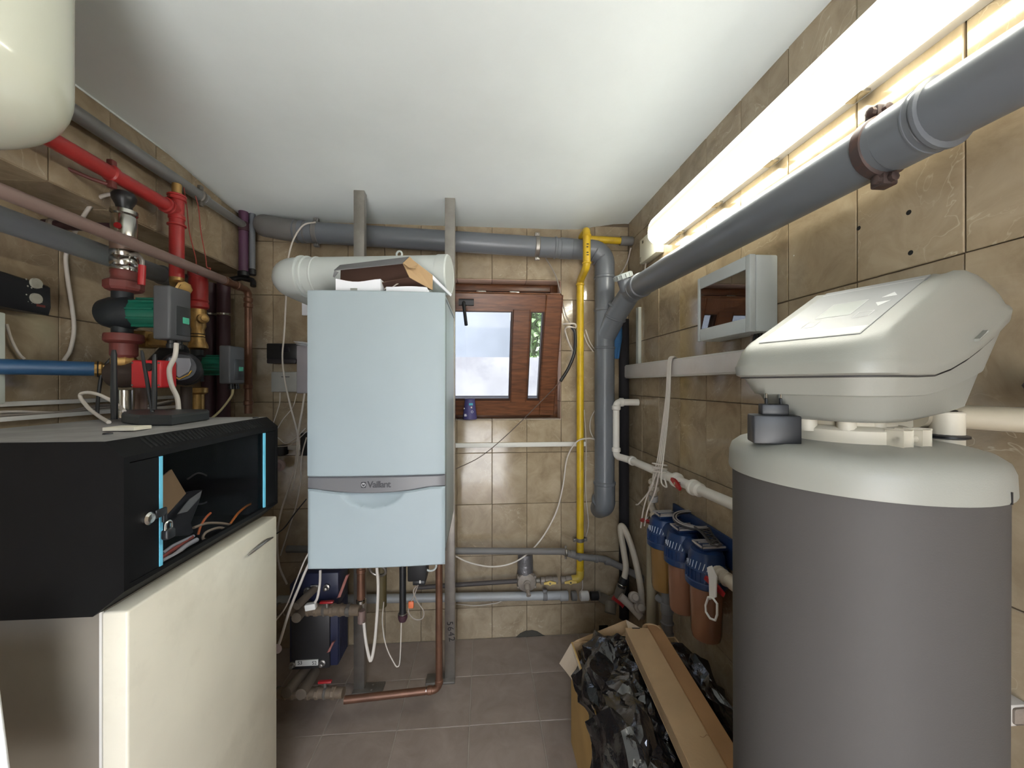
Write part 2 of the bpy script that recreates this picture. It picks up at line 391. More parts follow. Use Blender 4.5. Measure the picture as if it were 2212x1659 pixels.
# wall behind the camera and ceiling
bm = nb(); DX0, DX1, DZ = -.62, .38, 2.1          # doorway added behind the camera to let in fill daylight
for lo, hi in (((XL - .1, YF - .12, -.1), (DX0, YF, ZC + .2)), ((DX1, YF - .12, -.1), (XR + .1, YF, ZC + .2)), ((DX0, YF - .12, DZ), (DX1, YF, ZC + .2))): box(bm, lo, hi)
struct(mk('wall_front', bm, mat('plain_plaster', (206, 198, 184), .8), None, 0))
slab('ground_bounce', (-6, -9, -.14), (6, YF - .12, -.1), mat('bounce_paving', (216, 210, 202), .9))  # unseen pale ground, added to bounce daylight up through the doorway
bm = nb()
for lo, hi in (((DX0, YF - .12, -.02), (DX0 + .05, YF + .01, DZ)), ((DX1 - .05, YF - .12, -.02), (DX1, YF + .01, DZ)), ((DX0 + .05, YF - .12, DZ - .05), (DX1 - .05, YF + .01, DZ))): box(bm, lo, hi, .004)
d1 = struct(mk('fill_door_1', bm, WPLAST, None, 30)); d1['label'] = 'white frame of the added fill light doorway behind the camera'
def ceil_z(x, y):
    s = max(0, min(1, (y - 1.55) / .6)); s = s * s * (3 - 2 * s)
    e = max(0, min(1, (XR - .02 - x) / .35)); e = e * e * (3 - 2 * e)
    return ZC - .048 * s * e
bm = nb(); nx, ny = 34, 48
gx = [XL - .05 + (XR + .1 - XL) * i / nx for i in range(nx + 1)]; gy = [YF - .05 + (YB + .1 - YF) * j / ny for j in range(ny + 1)]
vv = [[bm.verts.new((x, y, ceil_z(x, y))) for x in gx] for y in gy]; v2 = [[bm.verts.new((x, y, ZC + .15)) for x in (gx[0], gx[-1])] for y in (gy[0], gy[-1])]
for j in range(ny):
    for i in range(nx): bm.faces.new((vv[j][i], vv[j + 1][i], vv[j + 1][i + 1], vv[j][i + 1]))
bm.faces.new((v2[0][0], v2[0][1], v2[1][1], v2[1][0]))
struct(mk('ceiling', bm, CEIL, None, 40))

# ------------------------------------------------------------------ window
def wood_mat():
    m = bpy.data.materials.new('brown_wood_grain'); m.use_nodes = True; n = m.node_tree.nodes; L = m.node_tree.links; b = n['Principled BSDF']
    tc = n.new('ShaderNodeTexCoord'); mp = n.new('ShaderNodeMapping'); mp.inputs['Scale'].default_value = (3, 26, 26)
    nz = n.new('ShaderNodeTexNoise'); nz.inputs['Scale'].default_value = 3; nz.inputs['Detail'].default_value = 7; nz.inputs['Distortion'].default_value = .6
    L.new(tc.outputs['Object'], mp.inputs[0]); L.new(mp.outputs[0], nz.inputs['Vector'])
    cr = n.new('ShaderNodeValToRGB'); cr.color_ramp.elements[0].color = srgb(80, 48, 31); cr.color_ramp.elements[1].color = srgb(126, 80, 51)
    cr.color_ramp.elements[0].position = .3; cr.color_ramp.elements[1].position = .7
    L.new(nz.outputs['Fac'], cr.inputs[0]); L.new(cr.outputs[0], b.inputs['Base Color']); b.inputs['Roughness'].default_value = .32
    return m
WOOD = wood_mat()
def glass_mat(name, tint, gloss=.12, rough=.02, edge=.9):
    m = bpy.data.materials.new(name); m.use_nodes = True; n = m.node_tree.nodes; L = m.node_tree.links
    n.remove(n['Principled BSDF']); out = n['Material Output']
    t = n.new('ShaderNodeBsdfTransparent'); t.inputs[0].default_value = tint
    g = n.new('ShaderNodeBsdfGlossy'); g.inputs['Roughness'].default_value = rough
    lw = n.new('ShaderNodeLayerWeight'); lw.inputs[0].default_value = .5; fr = n.new('ShaderNodeMath'); fr.operation = 'POWER'; fr.inputs[1].default_value = 4; L.new(lw.outputs['Facing'], fr.inputs[0])
    ma = n.new('ShaderNodeMath'); ma.operation = 'MULTIPLY_ADD'; ma.inputs[1].default_value = edge; ma.inputs[2].default_value = gloss * .2
    mx = n.new('ShaderNodeMixShader'); L.new(fr.outputs[0], ma.inputs[0]); L.new(ma.outputs[0], mx.inputs[0]); L.new(t.outputs[0], mx.inputs[1]); L.new(g.outputs[0], mx.inputs[2]); L.new(mx.outputs[0], out.inputs[0])
    return m
GLASS = glass_mat('window_glass', (.96, .98, .98, 1))
FY = YB + .1
win = bpy.data.objects.new('window_1', None); C.objects.link(win); win.location = (0, FY, WZ0); WL[win.name] = V((0, FY, WZ0)); win['kind'] = 'structure'
win['label'] = 'brown wood framed hopper window tilted open above the sill'
bm = nb(); fw = .045
box(bm, (WX0, FY, WZ0), (WX0 + fw, FY + .07, WZ1), .004); box(bm, (WX1 - fw, FY, WZ0), (WX1, FY + .07, WZ1), .004)
box(bm, (WX0 + fw, FY, WZ0), (WX1 - fw, FY + .07, WZ0 + fw), .004); box(bm, (WX0 + fw, FY, WZ1 - fw), (WX1 - fw, FY + .07, WZ1), .004)
fr_ = mk('window_frame', bm, WOOD, win)
bm = nb(); box(bm, (WX0 + fw, FY + .012, WZ1 - fw - .012), (WX1 - fw, FY + .05, WZ1 - fw), .002); mk('frame_seal', bm, BPLAST, fr_)
for x in (-.04, .16):
    bm = nb(); box(bm, (x, FY - .004, WZ1 - fw - .012), (x + .06, FY + .02, WZ1 - fw + .004), .003); mk('striker_plate', bm, CHROME, fr_)
# the sash, hinged at its bottom edge and leaning into the room
SX0, SX1 = -.68, .42; sb = V((0, 2.275, 1.285)); st = V((0, 2.01, 1.93)); su = (st - sb).normalized(); SHT = (st - sb).length; sn_ = V((1, 0, 0)).cross(su) * -1
def sp(x, h, d): return V((x, 0, 0)) + sb + su * h + sn_ * d      # d > 0 is outwards
def sbar(bm, x0, x1, h0, h1, d0=0, d1=.062, bev=.005): return obox(bm, sp(x0, h0, d0), (x1 - x0, 0, 0), su * (h1 - h0), sn_ * (d1 - d0), bev)
sash = mk('window_sash', sbar(sbar(sbar(sbar(sbar(nb(), SX0, SX0 + .085, 0, SHT), SX1 - .085, SX1, 0, SHT), SX0 + .085, SX1 - .085, 0, .085), SX0 + .085, SX1 - .085, SHT - .08, SHT), .165, .25, .085, SHT - .08), WOOD, win)
for x0, x1 in ((SX0 + .085, .165), (.25, SX1 - .085)):
    bm = nb(); h0, h1 = .085, SHT - .08; b_ = .012
    for a in ((x0, x0 + b_, h0, h1), (x1 - b_, x1, h0, h1), (x0 + b_, x1 - b_, h0, h0 + b_), (x0 + b_, x1 - b_, h1 - b_, h1)): sbar(bm, *a, .012, .05, .002)
    mk('glazing_bead', bm, mat('dark_bead', (64, 42, 34), .4), sash)
    mk('pane', sbar(nb(), x0 + b_, x1 - b_, h0 + b_, h1 - b_, .03, .036, 0), GLASS, sash, 0)
bm = nb(); hb = sp(-.105, SHT - .04, 0)
obox(bm, hb + V((-.016, 0, 0)) - su * .012, (.07, 0, 0), su * .026, -sn_ * .012, .004); hd = mk('handle', bm, BPLAST, sash)
bm = nb(); p0 = hb + V((.006, 0, 0)); p1 = p0 - sn_ * .035
tube(bm, [p0, p1, at(1007, 702, D=1.93)], .0085, 12, .01); mk('lever', bm, BPLAST, hd)

# ------------------------------------------------------------------ outside the window
slab('ground_outside', (-8, YB + .35, .75), (8, 14, .85), mat('pale_gravel', (150, 146, 144), .95, var=.35, scale=60, bump=.5))
slab('trim_1', (-6, YB + 1.0, .85), (6, YB + 1.14, H + .068 * 3.3), mat('whitewashed_wall', (112, 109, 112), .9, var=.14, scale=4, dirt=(84, 82, 89), damt=.7, dscale=2.5))
slab('wall_outside', (-6, 5.6, .85), (.40, 5.8, 5.6), mat('pale_house_wall', (78, 80, 86), .9, var=.05))
HEDGE = mat('ivy_leaf', (72, 88, 50), .5, var=.45, scale=30)
bm = nb(); rng = random.Random(3)
for k in range(5200):
    x = rng.uniform(.40, 3.2); z = rng.uniform(.85, 3.6); y = 4.6 + rng.uniform(-.16, .12) + .14 * math.sin(x * 7 + z * 3)
    s = rng.uniform(.03, .06); d1 = V((rng.gauss(0, 1), rng.gauss(0, .5), rng.gauss(0, 1))).normalized(); d2 = d1.orthogonal().normalized()
    d2 = (Matrix.Rotation(rng.uniform(0, 6.28), 3, d1) @ d2); p = V((x, y, z))
    bm.faces.new([bm.verts.new(q) for q in (p - d1 * s, p + d2 * s * .6, p + d1 * s, p - d2 * s * .6)])
hed = mk('ivy_hedge', bm, HEDGE, None, 0); hed['kind'] = 'stuff'; tag(hed, 'green ivy hedge seen through the narrow window pane', 'hedge')
slab('trim_2', (.40, 4.85, .85), (3.4, 5.0, 3.6), mat('hedge_wall', (60, 66, 44), .95))

# ------------------------------------------------------------------ ceiling lamp on the right wall
lx = XR - .002
lamp = thing('fluorescent_light', 'long fluorescent light with ribbed clear cover high on right wall', 'light', (lx, 1.1, H + .64))
prof = [(0, .648), (-.03, .648), (-.03, .772), (0, .772)]
y0, y1 = .44, 1.74
bm = nb(); prism(bm, [V((lx + x, y0 + .01, H + z)) for x, z in prof], (0, y1 - y0 - .02, 0)); mk('lamp_tray', bm, WPLAST, lamp)
cp = [(-.028, .646), (-.05, .643), (-.078, .652), (-.096, .672), (-.101, .70), (-.098, .73), (-.086, .755), (-.06, .77), (-.028, .775)]
cp2 = catmull([V((x, 0, z)) for x, z in cp], 5); bm = nb(); rows = []
cc = V((-.05, 0, .71))
for k, (yy, s) in enumerate(((y1, .25), (y1, .80), (y1 - .008, .93), (y1 - .03, 1), (y0 + .03, 1), (y0 + .008, .93), (y0, .8), (y0, .25))):
    rows.append([V((lx + cc.x + (p.x - cc.x) * s, yy, H + cc.z + (p.z - cc.z) * s + 0)) + (V((-.0012, 0, 0)) if i % 2 else V()) for i, p in enumerate(cp2)])
for a in rows:
    for p in a: p.x = min(p.x, lx - .028) if abs(p.x - lx) < .03 else p.x
loft(bm, rows, True, True)
def lamp_mat():
    m = bpy.data.materials.new('lit_lamp_cover'); m.use_nodes = True; n = m.node_tree.nodes; L = m.node_tree.links; b = n['Principled BSDF']
    b.inputs['Base Color'].default_value = srgb(226, 226, 214); b.inputs['Roughness'].default_value = .2
    tc = n.new('ShaderNodeTexCoord'); sx = n.new('ShaderNodeSeparateXYZ'); L.new(tc.outputs['Object'], sx.inputs[0])
    mr = n.new('ShaderNodeMapRange'); mr.inputs[1].default_value = -.066; mr.inputs[2].default_value = .066; L.new(sx.outputs['Z'], mr.inputs[0])
    cr = n.new('ShaderNodeValToRGB'); e = cr.color_ramp.elements
    e[0].position = 0; e[0].color = (.30, .28, .20, 1); e[1].position = 1; e[1].color = (.010, .010, .010, 1)
    for p, c in ((.06, (.40, .395, .34, 1)), (.13, (1, 1, .93, 1)), (.25, (.95, .95, .87, 1)), (.30, (.08, .077, .066, 1)), (.36, (.030, .029, .025, 1)), (.46, (.026, .025, .021, 1)), (.52, (.0165, .0145, .0095, 1)), (.60, (.0165, .0145, .0098, 1)), (.66, (.027, .0265, .0245, 1)), (.78, (.030, .030, .028, 1)), (.88, (.020, .0202, .020, 1))): k = e.new(p); k.color = c
    L.new(mr.outputs[0], cr.inputs[0]); L.new(cr.outputs[0], b.inputs['Emission Color']); b.inputs['Emission Strength'].default_value = LAMP_STRENGTH
    return m
mk('lamp_cover', bm, lamp_mat(), lamp, 60)
for yy in (.55, .80, 1.06, 1.32, 1.58):
    bm = nb(); box(bm, (lx - .036, yy - .02, H + .640), (lx - .012, yy + .02, H + .650), .002); mk('clip', bm, CHROME, lamp)

bm = nb(); box(bm, (XS - .002, YF, ZC - .006), (XS + .004, 2.1, ZC + .004)); struct(mk('trim_3', bm, CEIL, None, 0))['label'] = 'white caulk line between soffit tiles and ceiling'
# ================================================================== BOILER AND ITS FRAME
def post(px, Yp, top_cut, label, foot):
    X = at(px, 900, Y=Yp).x; t = thing('support_post', label, 'post', (X, Yp, 0), 'square steel posts carrying the boiler')
    zt = ceil_z(X, Yp) + .004; a = .025
    mk('post_tube', box(nb(), (X - a, Yp - .02, 0.004), (X + a, Yp + .02, zt), .003), STEEL if foot > 0 else STEEL, t)
    mk('foot_plate', box(nb(), (X - a + (0 if foot > 0 else -.09), Yp - .045, 0.003), (X + a + (.09 if foot > 0 else 0), Yp + .02, .014), .002), STEELD, t)
    return t, X
pl, XPL = post(778, 1.90, 0, 'brushed steel post on the left behind the white boiler', 1)
pr, XPR = post(972.5, 1.935, 0, 'brushed steel post on the right of the boiler with handwritten number', -1)
text('handwritten_number', '5642', .042, (XPR + .004, 1.9145, .245), (.12, 0, -1), (1, 0, .12), mat('marker_ink', (38, 34, 34), .7), pr, .0003, space=1.25)
for X, Yp, t in ((XPL, 1.90, pl), (XPR, 1.935, pr)):
    for k in range(2): mk('bolt', cyl(nb(), (X + (.06 if t is pl else -.06), Yp - .03 + .03 * k, .013), (X + (.06 if t is pl else -.06), Yp - .03 + .03 * k, .02), .006, 8), STEELD, t)

BX0, BX1, BY0, BY1, BZ0, BZ1 = -.609, -.135, 1.385, 1.872, .825, 1.792
boil = thing('gas_boiler', 'tall white wall hung gas boiler with grey name band', 'boiler', ((BX0 + BX1) / 2, (BY0 + BY1) / 2, BZ0))
mk('casing', box(nb(), (BX0 + .004, BY0 + .03, BZ0 + .02), (BX1 - .004, BY1, BZ1 - .004), .012, 3), WHITE, boil)
def bow(u): return -.009 * (1 - (2 * u - 1) ** 2)        # front panels bulge a little
def front_panel(name, z0, z1, m, off=0., zb=None, zt=None, nn=24, parent=boil):
    """bowed panel between z0(u) and z1(u)"""
    bm = nb(); rows = []; e = .004
    for k in range(nn + 1):
        u = k / nn; x = BX0 + (BX1 - BX0) * u; a = zb(u) if zb else z0; b = zt(u) if zt else z1; y = BY0 + bow(u) + off
        edge = e if k in (0, nn) else 0
        rows.append([V((x, BY1 * .0 + BY0 + .034, a)), V((x, y + e + edge, a)), V((x, y + edge, a + min(e, (b - a) * .3))), V((x, y + edge, b - min(e, (b - a) * .3))), V((x, y + e + edge, b)), V((x, BY0 + .034, b))])
    loft(bm, rows); return mk(name, bm, m, parent, 40)
zs = lambda py: zat(py, -.37, 1.37)
ZB1, ZB2 = zs(1031), zs(1057)
low = lambda u: ZB2 - .018 * max(0, 1 - ((u - .47) / .42) ** 2)
front_panel('upper_panel', ZB1 + .002, BZ1, WHITE)
band = front_panel('name_band', ZB2, ZB1, mat('grey_band', (112, 112, 116), .35, var=.03), .004, zb=lambda u: low(u) + .001, zt=lambda u: ZB1)
# lower flap with a scooped grip below the band
bm = nb(); rows = []; nz_, nx_ = 46, 64
for j in range(nz_ + 1):
    row = []
    for i in range(nx_ + 1):
        u = i / nx_; zt_ = low(u); x = BX0 + (BX1 - BX0) * u; z = BZ0 - .006 + (zt_ - BZ0 + .006) * j / nz_
        y = BY0 + bow(u) + (.008 if i in (0, nx_) or j in (0, nz_) else 0)
        d = math.hypot((u - .475) / .225, (zt_ + .004 - z) / .052)
        if d < 1: y += .030 * (1 - d ** 2) ** .6
        row.append(V((x, y, z)))
    rows.append([V((BX0 + .01, BY0 + .04, row[0].z))] + row + [V((BX1 - .01, BY0 + .04, row[0].z))])
loft(bm, rows, False, False); mk('lower_flap', bm, WHITE, boil, 50)
mk('base_plate', box(nb(), (BX0 + .01, BY0 + .02, BZ0 - .004), (BX1 - .01, BY1 - .01, BZ0 + .022), .003), DGREY, boil)
mk('top_plate', box(nb(), (BX0 + .002, BY0 + .02, BZ1 - .006), (BX1 - .002, BY1, BZ1 + .001), .002), WHITE, boil)
for s in (0, 1): mk('side_seam', box(nb(), ((BX0, BX1)[s] - .001, BY0 + .036, BZ0 + .03), ((BX0, BX1)[s] + .001, BY0 + .039, BZ1 - .02)), DGREY, boil, 0)
lz = zs(1048.5); yl = BY0 + bow(.43) + .003
INK = mat('logo_ink', (52, 52, 58), .4, var=.02)
text('logo_lettering', 'Vaillant', .0315, (at(818, 1049, Y=1.373).x, yl, lz), (1, 0, 0), (0, 0, 1), INK, band, .0006, space=.88, bold=.0006)
xl = at(784, 1049, Y=1.373).x; bm = nb()
prism(bm, [V((xl + a, yl + .001, lz + b)) for a, b in rrect(.0175, .021, .004, 3)], (0, -.0012, 0)); eb = mk('logo_badge', bm, INK, band)
bm = nb(); torus(bm, (xl, yl - .0004, lz), (0, 1, 0), .0062, .0011, 24, 6); lathe(bm, [(.0001, 0), (.0024, .0004), (.0001, .001)], (xl, yl + .0002, lz + .0035), (0, -1, 0), 10)
mk('logo_emblem', bm, mat('logo_silver', (196, 198, 202), .3), eb)

# flue on top of the boiler
FYr, FYl = 1.565, 1.66; fr = .077
flue = thing('flue_pipe', 'thick white plastic flue running sideways above the boiler', 'flue', (-.37, 1.62, BZ1))
pR = at(970, 594, Y=FYr); pL = at(652, 598, Y=FYl); fd = (pR - pL).normalized()
bm = nb(); cyl(bm, pL + fd * .02, pR - fd * .02, fr, 36); mk('flue_tube', bm, WFLUE, flue)
bm = nb(); lathe(bm, [(fr + .002, 0), (fr + .003, .004), (fr + .003, .040), (fr - .001, .045), (fr - .006, .0455), (fr - .008, .044), (.001, .044)], pR - fd * .042, fd, 40); mk('end_cap', bm, WFLUE, flue)
tc_ = pL + fd * .50; bm = nb(); cyl(bm, (tc_.x, tc_.y, BZ1 - .005), tc_, .066, 30); lathe(bm, [(.066, 0), (.085, .004), (.085, .02), (.066, .026)], (tc_.x, tc_.y, BZ1), (0, 0, 1), 30); mk('flue_adapter', bm, WFLUE, flue)
bm = nb(); pth = [pL + fd * .03, pL - fd * .055, V((pL.x - fd.x * .055, YB + .01, pL.z))]
tube(bm, pth, fr, 30, .10); mk('flue_elbow', bm, WFLUE, flue)
for k_, l, t in ((.012, .016, .008), (.034, .012, .006), (.075, .010, .003)):
    bm = nb(); ring(bm, pL + fd * k_, fd, fr, l, t, 36); mk('flue_collar', bm, WFLUE, flue)
bm = nb(); torus(bm, pL + fd * .42 + V((0, -.02, fr + .003)), (.3, 1, 0), .012, .004, 16, 8); mk('test_cap', bm, WFLUE, flue)

# papers and a carton lying on the boiler
bt = BZ1 + .0015
def paper(px0, px1, py0, Yp, dy, label, h, n=9, wave=.004):
    a, b = at(px0, 628, Y=Yp).x, at(px1, 628, Y=Yp).x; bm = nb(); rows = []
    rng = random.Random(int(px0))
    for k in range(n):
        u = k / (n - 1); x = a + (b - a) * u; z1 = bt + h + wave * math.sin(u * 5.2 + px0) ; z0 = bt + .001
        rows.append([V((x, Yp, z0)), V((x, Yp + dy, z0)), V((x, Yp + dy, z1 + wave * .6)), V((x, Yp, z1))])
    loft(bm, rows); return tag(mk('booklet', bm, PAPER, None, 30), label, 'booklet', 'booklets lying on the boiler')
b1 = paper(725, 822, 610, 1.41, .10, 'thick wavy white booklet lying on the boiler under the carton', .042, wave=.006)
b2 = paper(834, 922, 615, 1.41, .09, 'thin flat white booklet lying on the boiler top right', .022, wave=.0018)
bm = nb(); x = at(757, 620, Y=1.41).x; box(bm, (x, 1.4085, bt + .003), (x + .024, 1.4095, bt + .013)); mk('printed_tab', bm, mat('tab_print', (150, 152, 146), .7), b1, 0)
cable('white_cable_coil', 'thin pale cable coiled on the boiler under the carton', [at(828, 626, Y=1.46), at(850, 615, Y=1.47), at(868, 609, Y=1.50), at(880, 618, Y=1.48), at(862, 612, Y=1.45), at(845, 622, Y=1.45), at(832, 622, Y=1.44)], .0022, CABW)
# open carton: shell standing on its long edge, flap folded over
ct = thing('open_carton', 'flat open brown cardboard carton leaning on the boiler flue', 'box', at(840, 600, Y=1.5))
A = at(736, 627, Y=1.47); B_ = at(886, 598, Y=1.44); E_ = at(933, 624, Y=1.45); Ftop = at(884, 556, Y=1.475); Gtop = at(735, 574, Y=1.49); Gfr = at(722, 585, Y=1.43); Ffr = at(870, 570, Y=1.43)
def plate(bm, pts, th): 
    pts = [V(p) for p in pts]; n = (pts[1] - pts[0]).cross(pts[2] - pts[0]).normalized(); return prism(bm, pts, n * th)
mk('lid_flap', plate(nb(), [Gfr, Ffr, Ftop, Gtop], .003), mat('grey_card', (112, 112, 114), .8), ct, 0)
mk('back_panel', plate(nb(), [at(735, 630, Y=1.49), at(884, 606, Y=1.475), Ftop + V((0, .008, 0)), Gtop + V((0, .008, 0))], .003), mat('dark_card', (84, 60, 50), .9), ct, 0)
mk('bottom_panel', plate(nb(), [at(737, 628, Y=1.44), at(884, 600, Y=1.42), at(934, 626, Y=1.50), at(800, 629, Y=1.54)], .003), mat('dark_card', ()), ct, 0)
mk('end_panel', plate(nb(), [at(884, 600, Y=1.425), at(934, 627, Y=1.46), at(934, 595, Y=1.475), Ftop + V((0, 0, -.001)), Ffr], .003), CARD, ct, 0)
mk('tuck_flap', plate(nb(), [Ffr + V((.001, -.004, 0)), at(884, 579, Y=1.424), at(898, 581, Y=1.43), at(902, 572, Y=1.46), Ftop + V((.002, -.004, 0))], .002), CARD, ct, 0)
mk('side_edge', plate(nb(), [Ftop + V((.001, 0, .002)), at(934, 595, Y=1.475) + V((.003, 0, 0)), at(976, 636, Y=1.47), at(974, 640, Y=1.47), at(932, 602, Y=1.475)], .003), PAPER, ct, 0)
mk('corner_flap', plate(nb(), [Gfr, at(731, 588, Y=1.43), at(722, 600, Y=1.44), at(719, 597, Y=1.435)], .002), mat('grey_card', ()), ct, 0)

# ------------------------------------------------------------------ under the boiler
def vpipe(name, label, px, py0, py1, Yp, r, m, cat='pipe', parts=(), group=None, n=16, ztop=None):
    X = at(px, 900, Y=Yp).x; z0, z1 = zat(py0, X, Yp), zat(py1, X, Yp)
    if ztop is not None: z0 = ztop
    t = thing(name, label, cat, (X, Yp, min(z0, z1)), group)
    mk('tube', cyl(nb(), (X, Yp, z1), (X, Yp, z0), r, n, .001), m, t)
    for nm, py, l, dr, mm in parts:
        bm = nb(); ring(bm, (X, Yp, zat(py, X, Yp)), (0, 0, 1), r - .0005, l, dr, n); mk(nm, bm, mm, t)
    return t, X
# copper return: down, elbow, along the floor to the left
cp_ = thing('copper_return_pipe', 'copper pipe dropping from the boiler and turning left along the floor', 'pipe', (-.2, 1.72, .05))
cx = at(948.5, 1300, Y=1.72).x; cz = zat(1489, cx, 1.72)
xe = at(742, 1496, Y=1.68).x
bm = nb(); tube(bm, [(cx, 1.72, BZ0), (cx, 1.72, cz), (xe, 1.69, cz + .002)], .0155, 18, .03); mk('tube', bm, COPPER, cp_)
bm = nb(); ring(bm, (cx, 1.72, cz + .035), (0, 0, 1), .0155, .02, .0025); ring(bm, (cx - .04, 1.718, cz), (1, 0, 0), .0155, .02, .0025); mk('solder_collar', bm, COPPER, cp_)
bm = nb(); ring(bm, (cx - .055, 1.718, cz), (1, 0, 0), .0155, .006, .002); mk('clip', bm, CHROME, cp_)
# copper flow pipe, left
t, X1 = vpipe('copper_flow_pipe', 'short copper pipe under the boiler left of the white hose', 780, 1222, 1302, 1.66, .0165, COPPER, ztop=BZ0, parts=(('collar', 1298, .018, .004, CHROME), ('collar', 1232, .02, .003, COPPER)))
# brass manifold upper row running left from the copper flow pipe
def brass_row(label, px0, px1, pya, pyb, Ya, Yb, r, hpx, hpy):
    p0, p1 = at(px0, pya, Y=Ya), at(px1, pyb, Y=Yb); d = (p1 - p0).normalized(); L = (p1 - p0).length
    t = thing('brass_manifold', label, 'pipe fitting', p0)
    bm = nb(); tube(bm, [p0, p1], r, 16); mk('tube', bm, mat('dusty_brass', (128, 112, 94), .6, .3, var=.15, dirt=(96, 84, 70), damt=.6, dscale=15), t)
    for k in range(int(L / .035)):
        bm = nb(); ring(bm, p0 + d * (.02 + .035 * k), d, r - .001, .022 if k % 2 else .014, .005, 8 if k % 2 else 16); mk('nut', bm, MATS['dusty_brass'] if k % 3 else STEELD, t)
    hp = at(hpx, hpy, Y=min(Ya, Yb) - .01); bm = nb()
    box(bm, hp + V((-.028, -.008, -.004)), hp + V((.028, .008, .006)), .004); hnd = mk('valve_handle', bm, REDH, t)
    bm = nb(); cyl(bm, hp + V((0, 0, -.022)), hp + V((0, 0, .002)), .006, 10); mk('valve_stem', bm, STEELD, hnd)
    return t
brass_row('dusty brass valve row with red handle above the blue heat exchanger', 590, 778, 1316, 1318, 1.72, 1.665, .022, 706, 1301)
brass_row('dusty brass valve row with red handle near the floor', 590, 742, 1497, 1496, 1.72, 1.685, .021, 702, 1473)
t, _ = vpipe('copper_drop_pipe', 'dark pipe stub below the brass elbow under the boiler', 781, 1318, 1345, 1.665, .016, BROWNP)
# white condensate hose and thin cable loops
hy = 1.60
cable('white_drain_hose', 'thick white hose looping down under the boiler', [V((at(814, 1222, Y=hy).x, hy, BZ0)), at(814, 1222, Y=hy), at(817, 1262, Y=hy), at(815, 1320, Y=hy), at(809, 1390, Y=hy), at(801, 1427, Y=hy), at(794, 1405, Y=hy), at(789, 1375, Y=hy + .02), at(786, 1345, Y=hy + .03)], .0062, CABW, n=12, cat='hose')
cable('thin_white_cable', 'thin white cable loop hanging beside the black pipe', [at(829, 1300, Y=1.70), at(826, 1345, Y=1.70), at(834, 1395, Y=1.70), at(850, 1430, Y=1.70), at(858, 1440, Y=1.70), at(864, 1425, Y=1.70), at(867, 1340, Y=1.70)], .0026, CABW)
t, _ = vpipe('overflow_tube', 'olive brown vertical tube behind the white hose', 825, 1222, 1310, 1.78, .021, mat('olive_tube', (96, 84, 52), .5), ztop=BZ0)
bm = nb(); c0 = at(816, 1231, Y=1.63); torus(bm, c0, (.2, 1, .5), .034, .006, 26, 8); tag(mk('grey_hose_ring', bm, STEEL, None, 60), 'flexible metal hose ring just under the boiler', 'hose')
t, _ = vpipe('black_trap_pipe', 'black vertical drain tube with rounded cap under the boiler', 870, 1222, 1328, 1.60, .0135, BPLAST, ztop=BZ0, parts=(('clamp', 1325, .005, .005, STEEL),))
bx_ = at(870, 1330, Y=1.60); bm = nb(); lathe(bm, [(.019, 0), (.019, .014), (.014, .027), (.004, .033)], bx_ + V((0, 0, .006)), (0, 0, -1), 18); mk('cap', bm, PURPLED, t)
cpump = thing('condensate_pump', 'small black boxy pump hanging under the boiler on the right', 'pump', at(900, 1255, Y=1.62))
a, b = at(880, 1258, Y=1.60), at(921, 1226, Y=1.60)
mk('pump_body', box(nb(), (a.x, 1.60, a.z), (b.x, 1.68, BZ0), .006), BPLAST, cpump)
mk('pump_foot', box(nb(), (a.x + .02, 1.605, a.z - .018), (b.x - .006, 1.66, a.z + .001), .004), BPLAST, cpump)
mk('warning_mark', box(nb(), (a.x + .048, 1.5985, a.z - .006), (a.x + .054, 1.6005, a.z + .006)), WPLAST, cpump, 0)
bm = nb(); torus(bm, at(930, 1222, Y=1.62), (0, 1, .2), .024, .004, 24, 8); mk('grey_ring', bm, WFLUE, cpump)
cable('grey_loop_cable', 'thin grey cable loop dangling below the black pump', [at(903, 1264, Y=1.60), at(895, 1285, Y=1.60), at(882, 1318, Y=1.60), at(895, 1337, Y=1.60), at(912, 1336, Y=1.60), at(915, 1320, Y=1.60), at(900, 1297, Y=1.60), at(893, 1277, Y=1.60), at(900, 1266, Y=1.61)], .0024, CABG)
bm = nb(); c0 = at(888, 1306, Y=1.60); box(bm, c0 + V((-.011, -.006, -.014)), c0 + V((.011, .006, .014)), .004); tag(mk('orange_connector', bm, mat('orange_plastic', (206, 104, 62), .5), None), 'small orange and white cable connector below the black pump', 'connector')

# blue plate heat exchanger at the left below the boiler
HXY = 1.74
hx = thing('plate_heat_exchanger', 'navy blue plate heat exchanger with S3 S2 label below the boiler', 'heat exchanger', at(675, 1450, Y=HXY))
p0, p1 = at(622, 1448, Y=HXY), at(718, 1306, Y=HXY)
mk('plate_pack', box(nb(), (p0.x, HXY + .012, p0.z), (p1.x + .02, HXY + .14, p1.z + .09), .006), NAVY, hx)
mk('front_plate', box(nb(), (p0.x + .012, HXY, p0.z + .0), (p1.x - .012, HXY + .014, p1.z + .005), .004), mat('dark_front_plate', (58, 56, 56), .4, .4), hx)
q0, q1 = at(648, 1316, Y=HXY), at(730, 1238, Y=HXY)
up = mk('upper_pack', box(nb(), (q0.x, HXY + .005, q0.z), (q1.x, HXY + .13, q1.z), .008), NAVY, hx)
for k in range(9):
    z = p0.z + .02 + k * .034
    mk('plate_edge', box(nb(), (p1.x + .016, HXY + .02 + .012 * k, p0.z + .01), (p1.x + .023, HXY + .026 + .012 * k, p1.z + .08)), NAVY, hx, 0)
for px, py in ((633, 1435), (697, 1431), (664, 1275), (706, 1268)):
    c0 = at(px, py, Y=HXY); bm = nb(); lathe(bm, [(.014, 0), (.014, .01), (.008, .012), (.008, .026), (.002, .028)], c0 + V((0, .004, 0)), (0, -1, 0), 8); mk('bolt', bm, STEEL, hx)
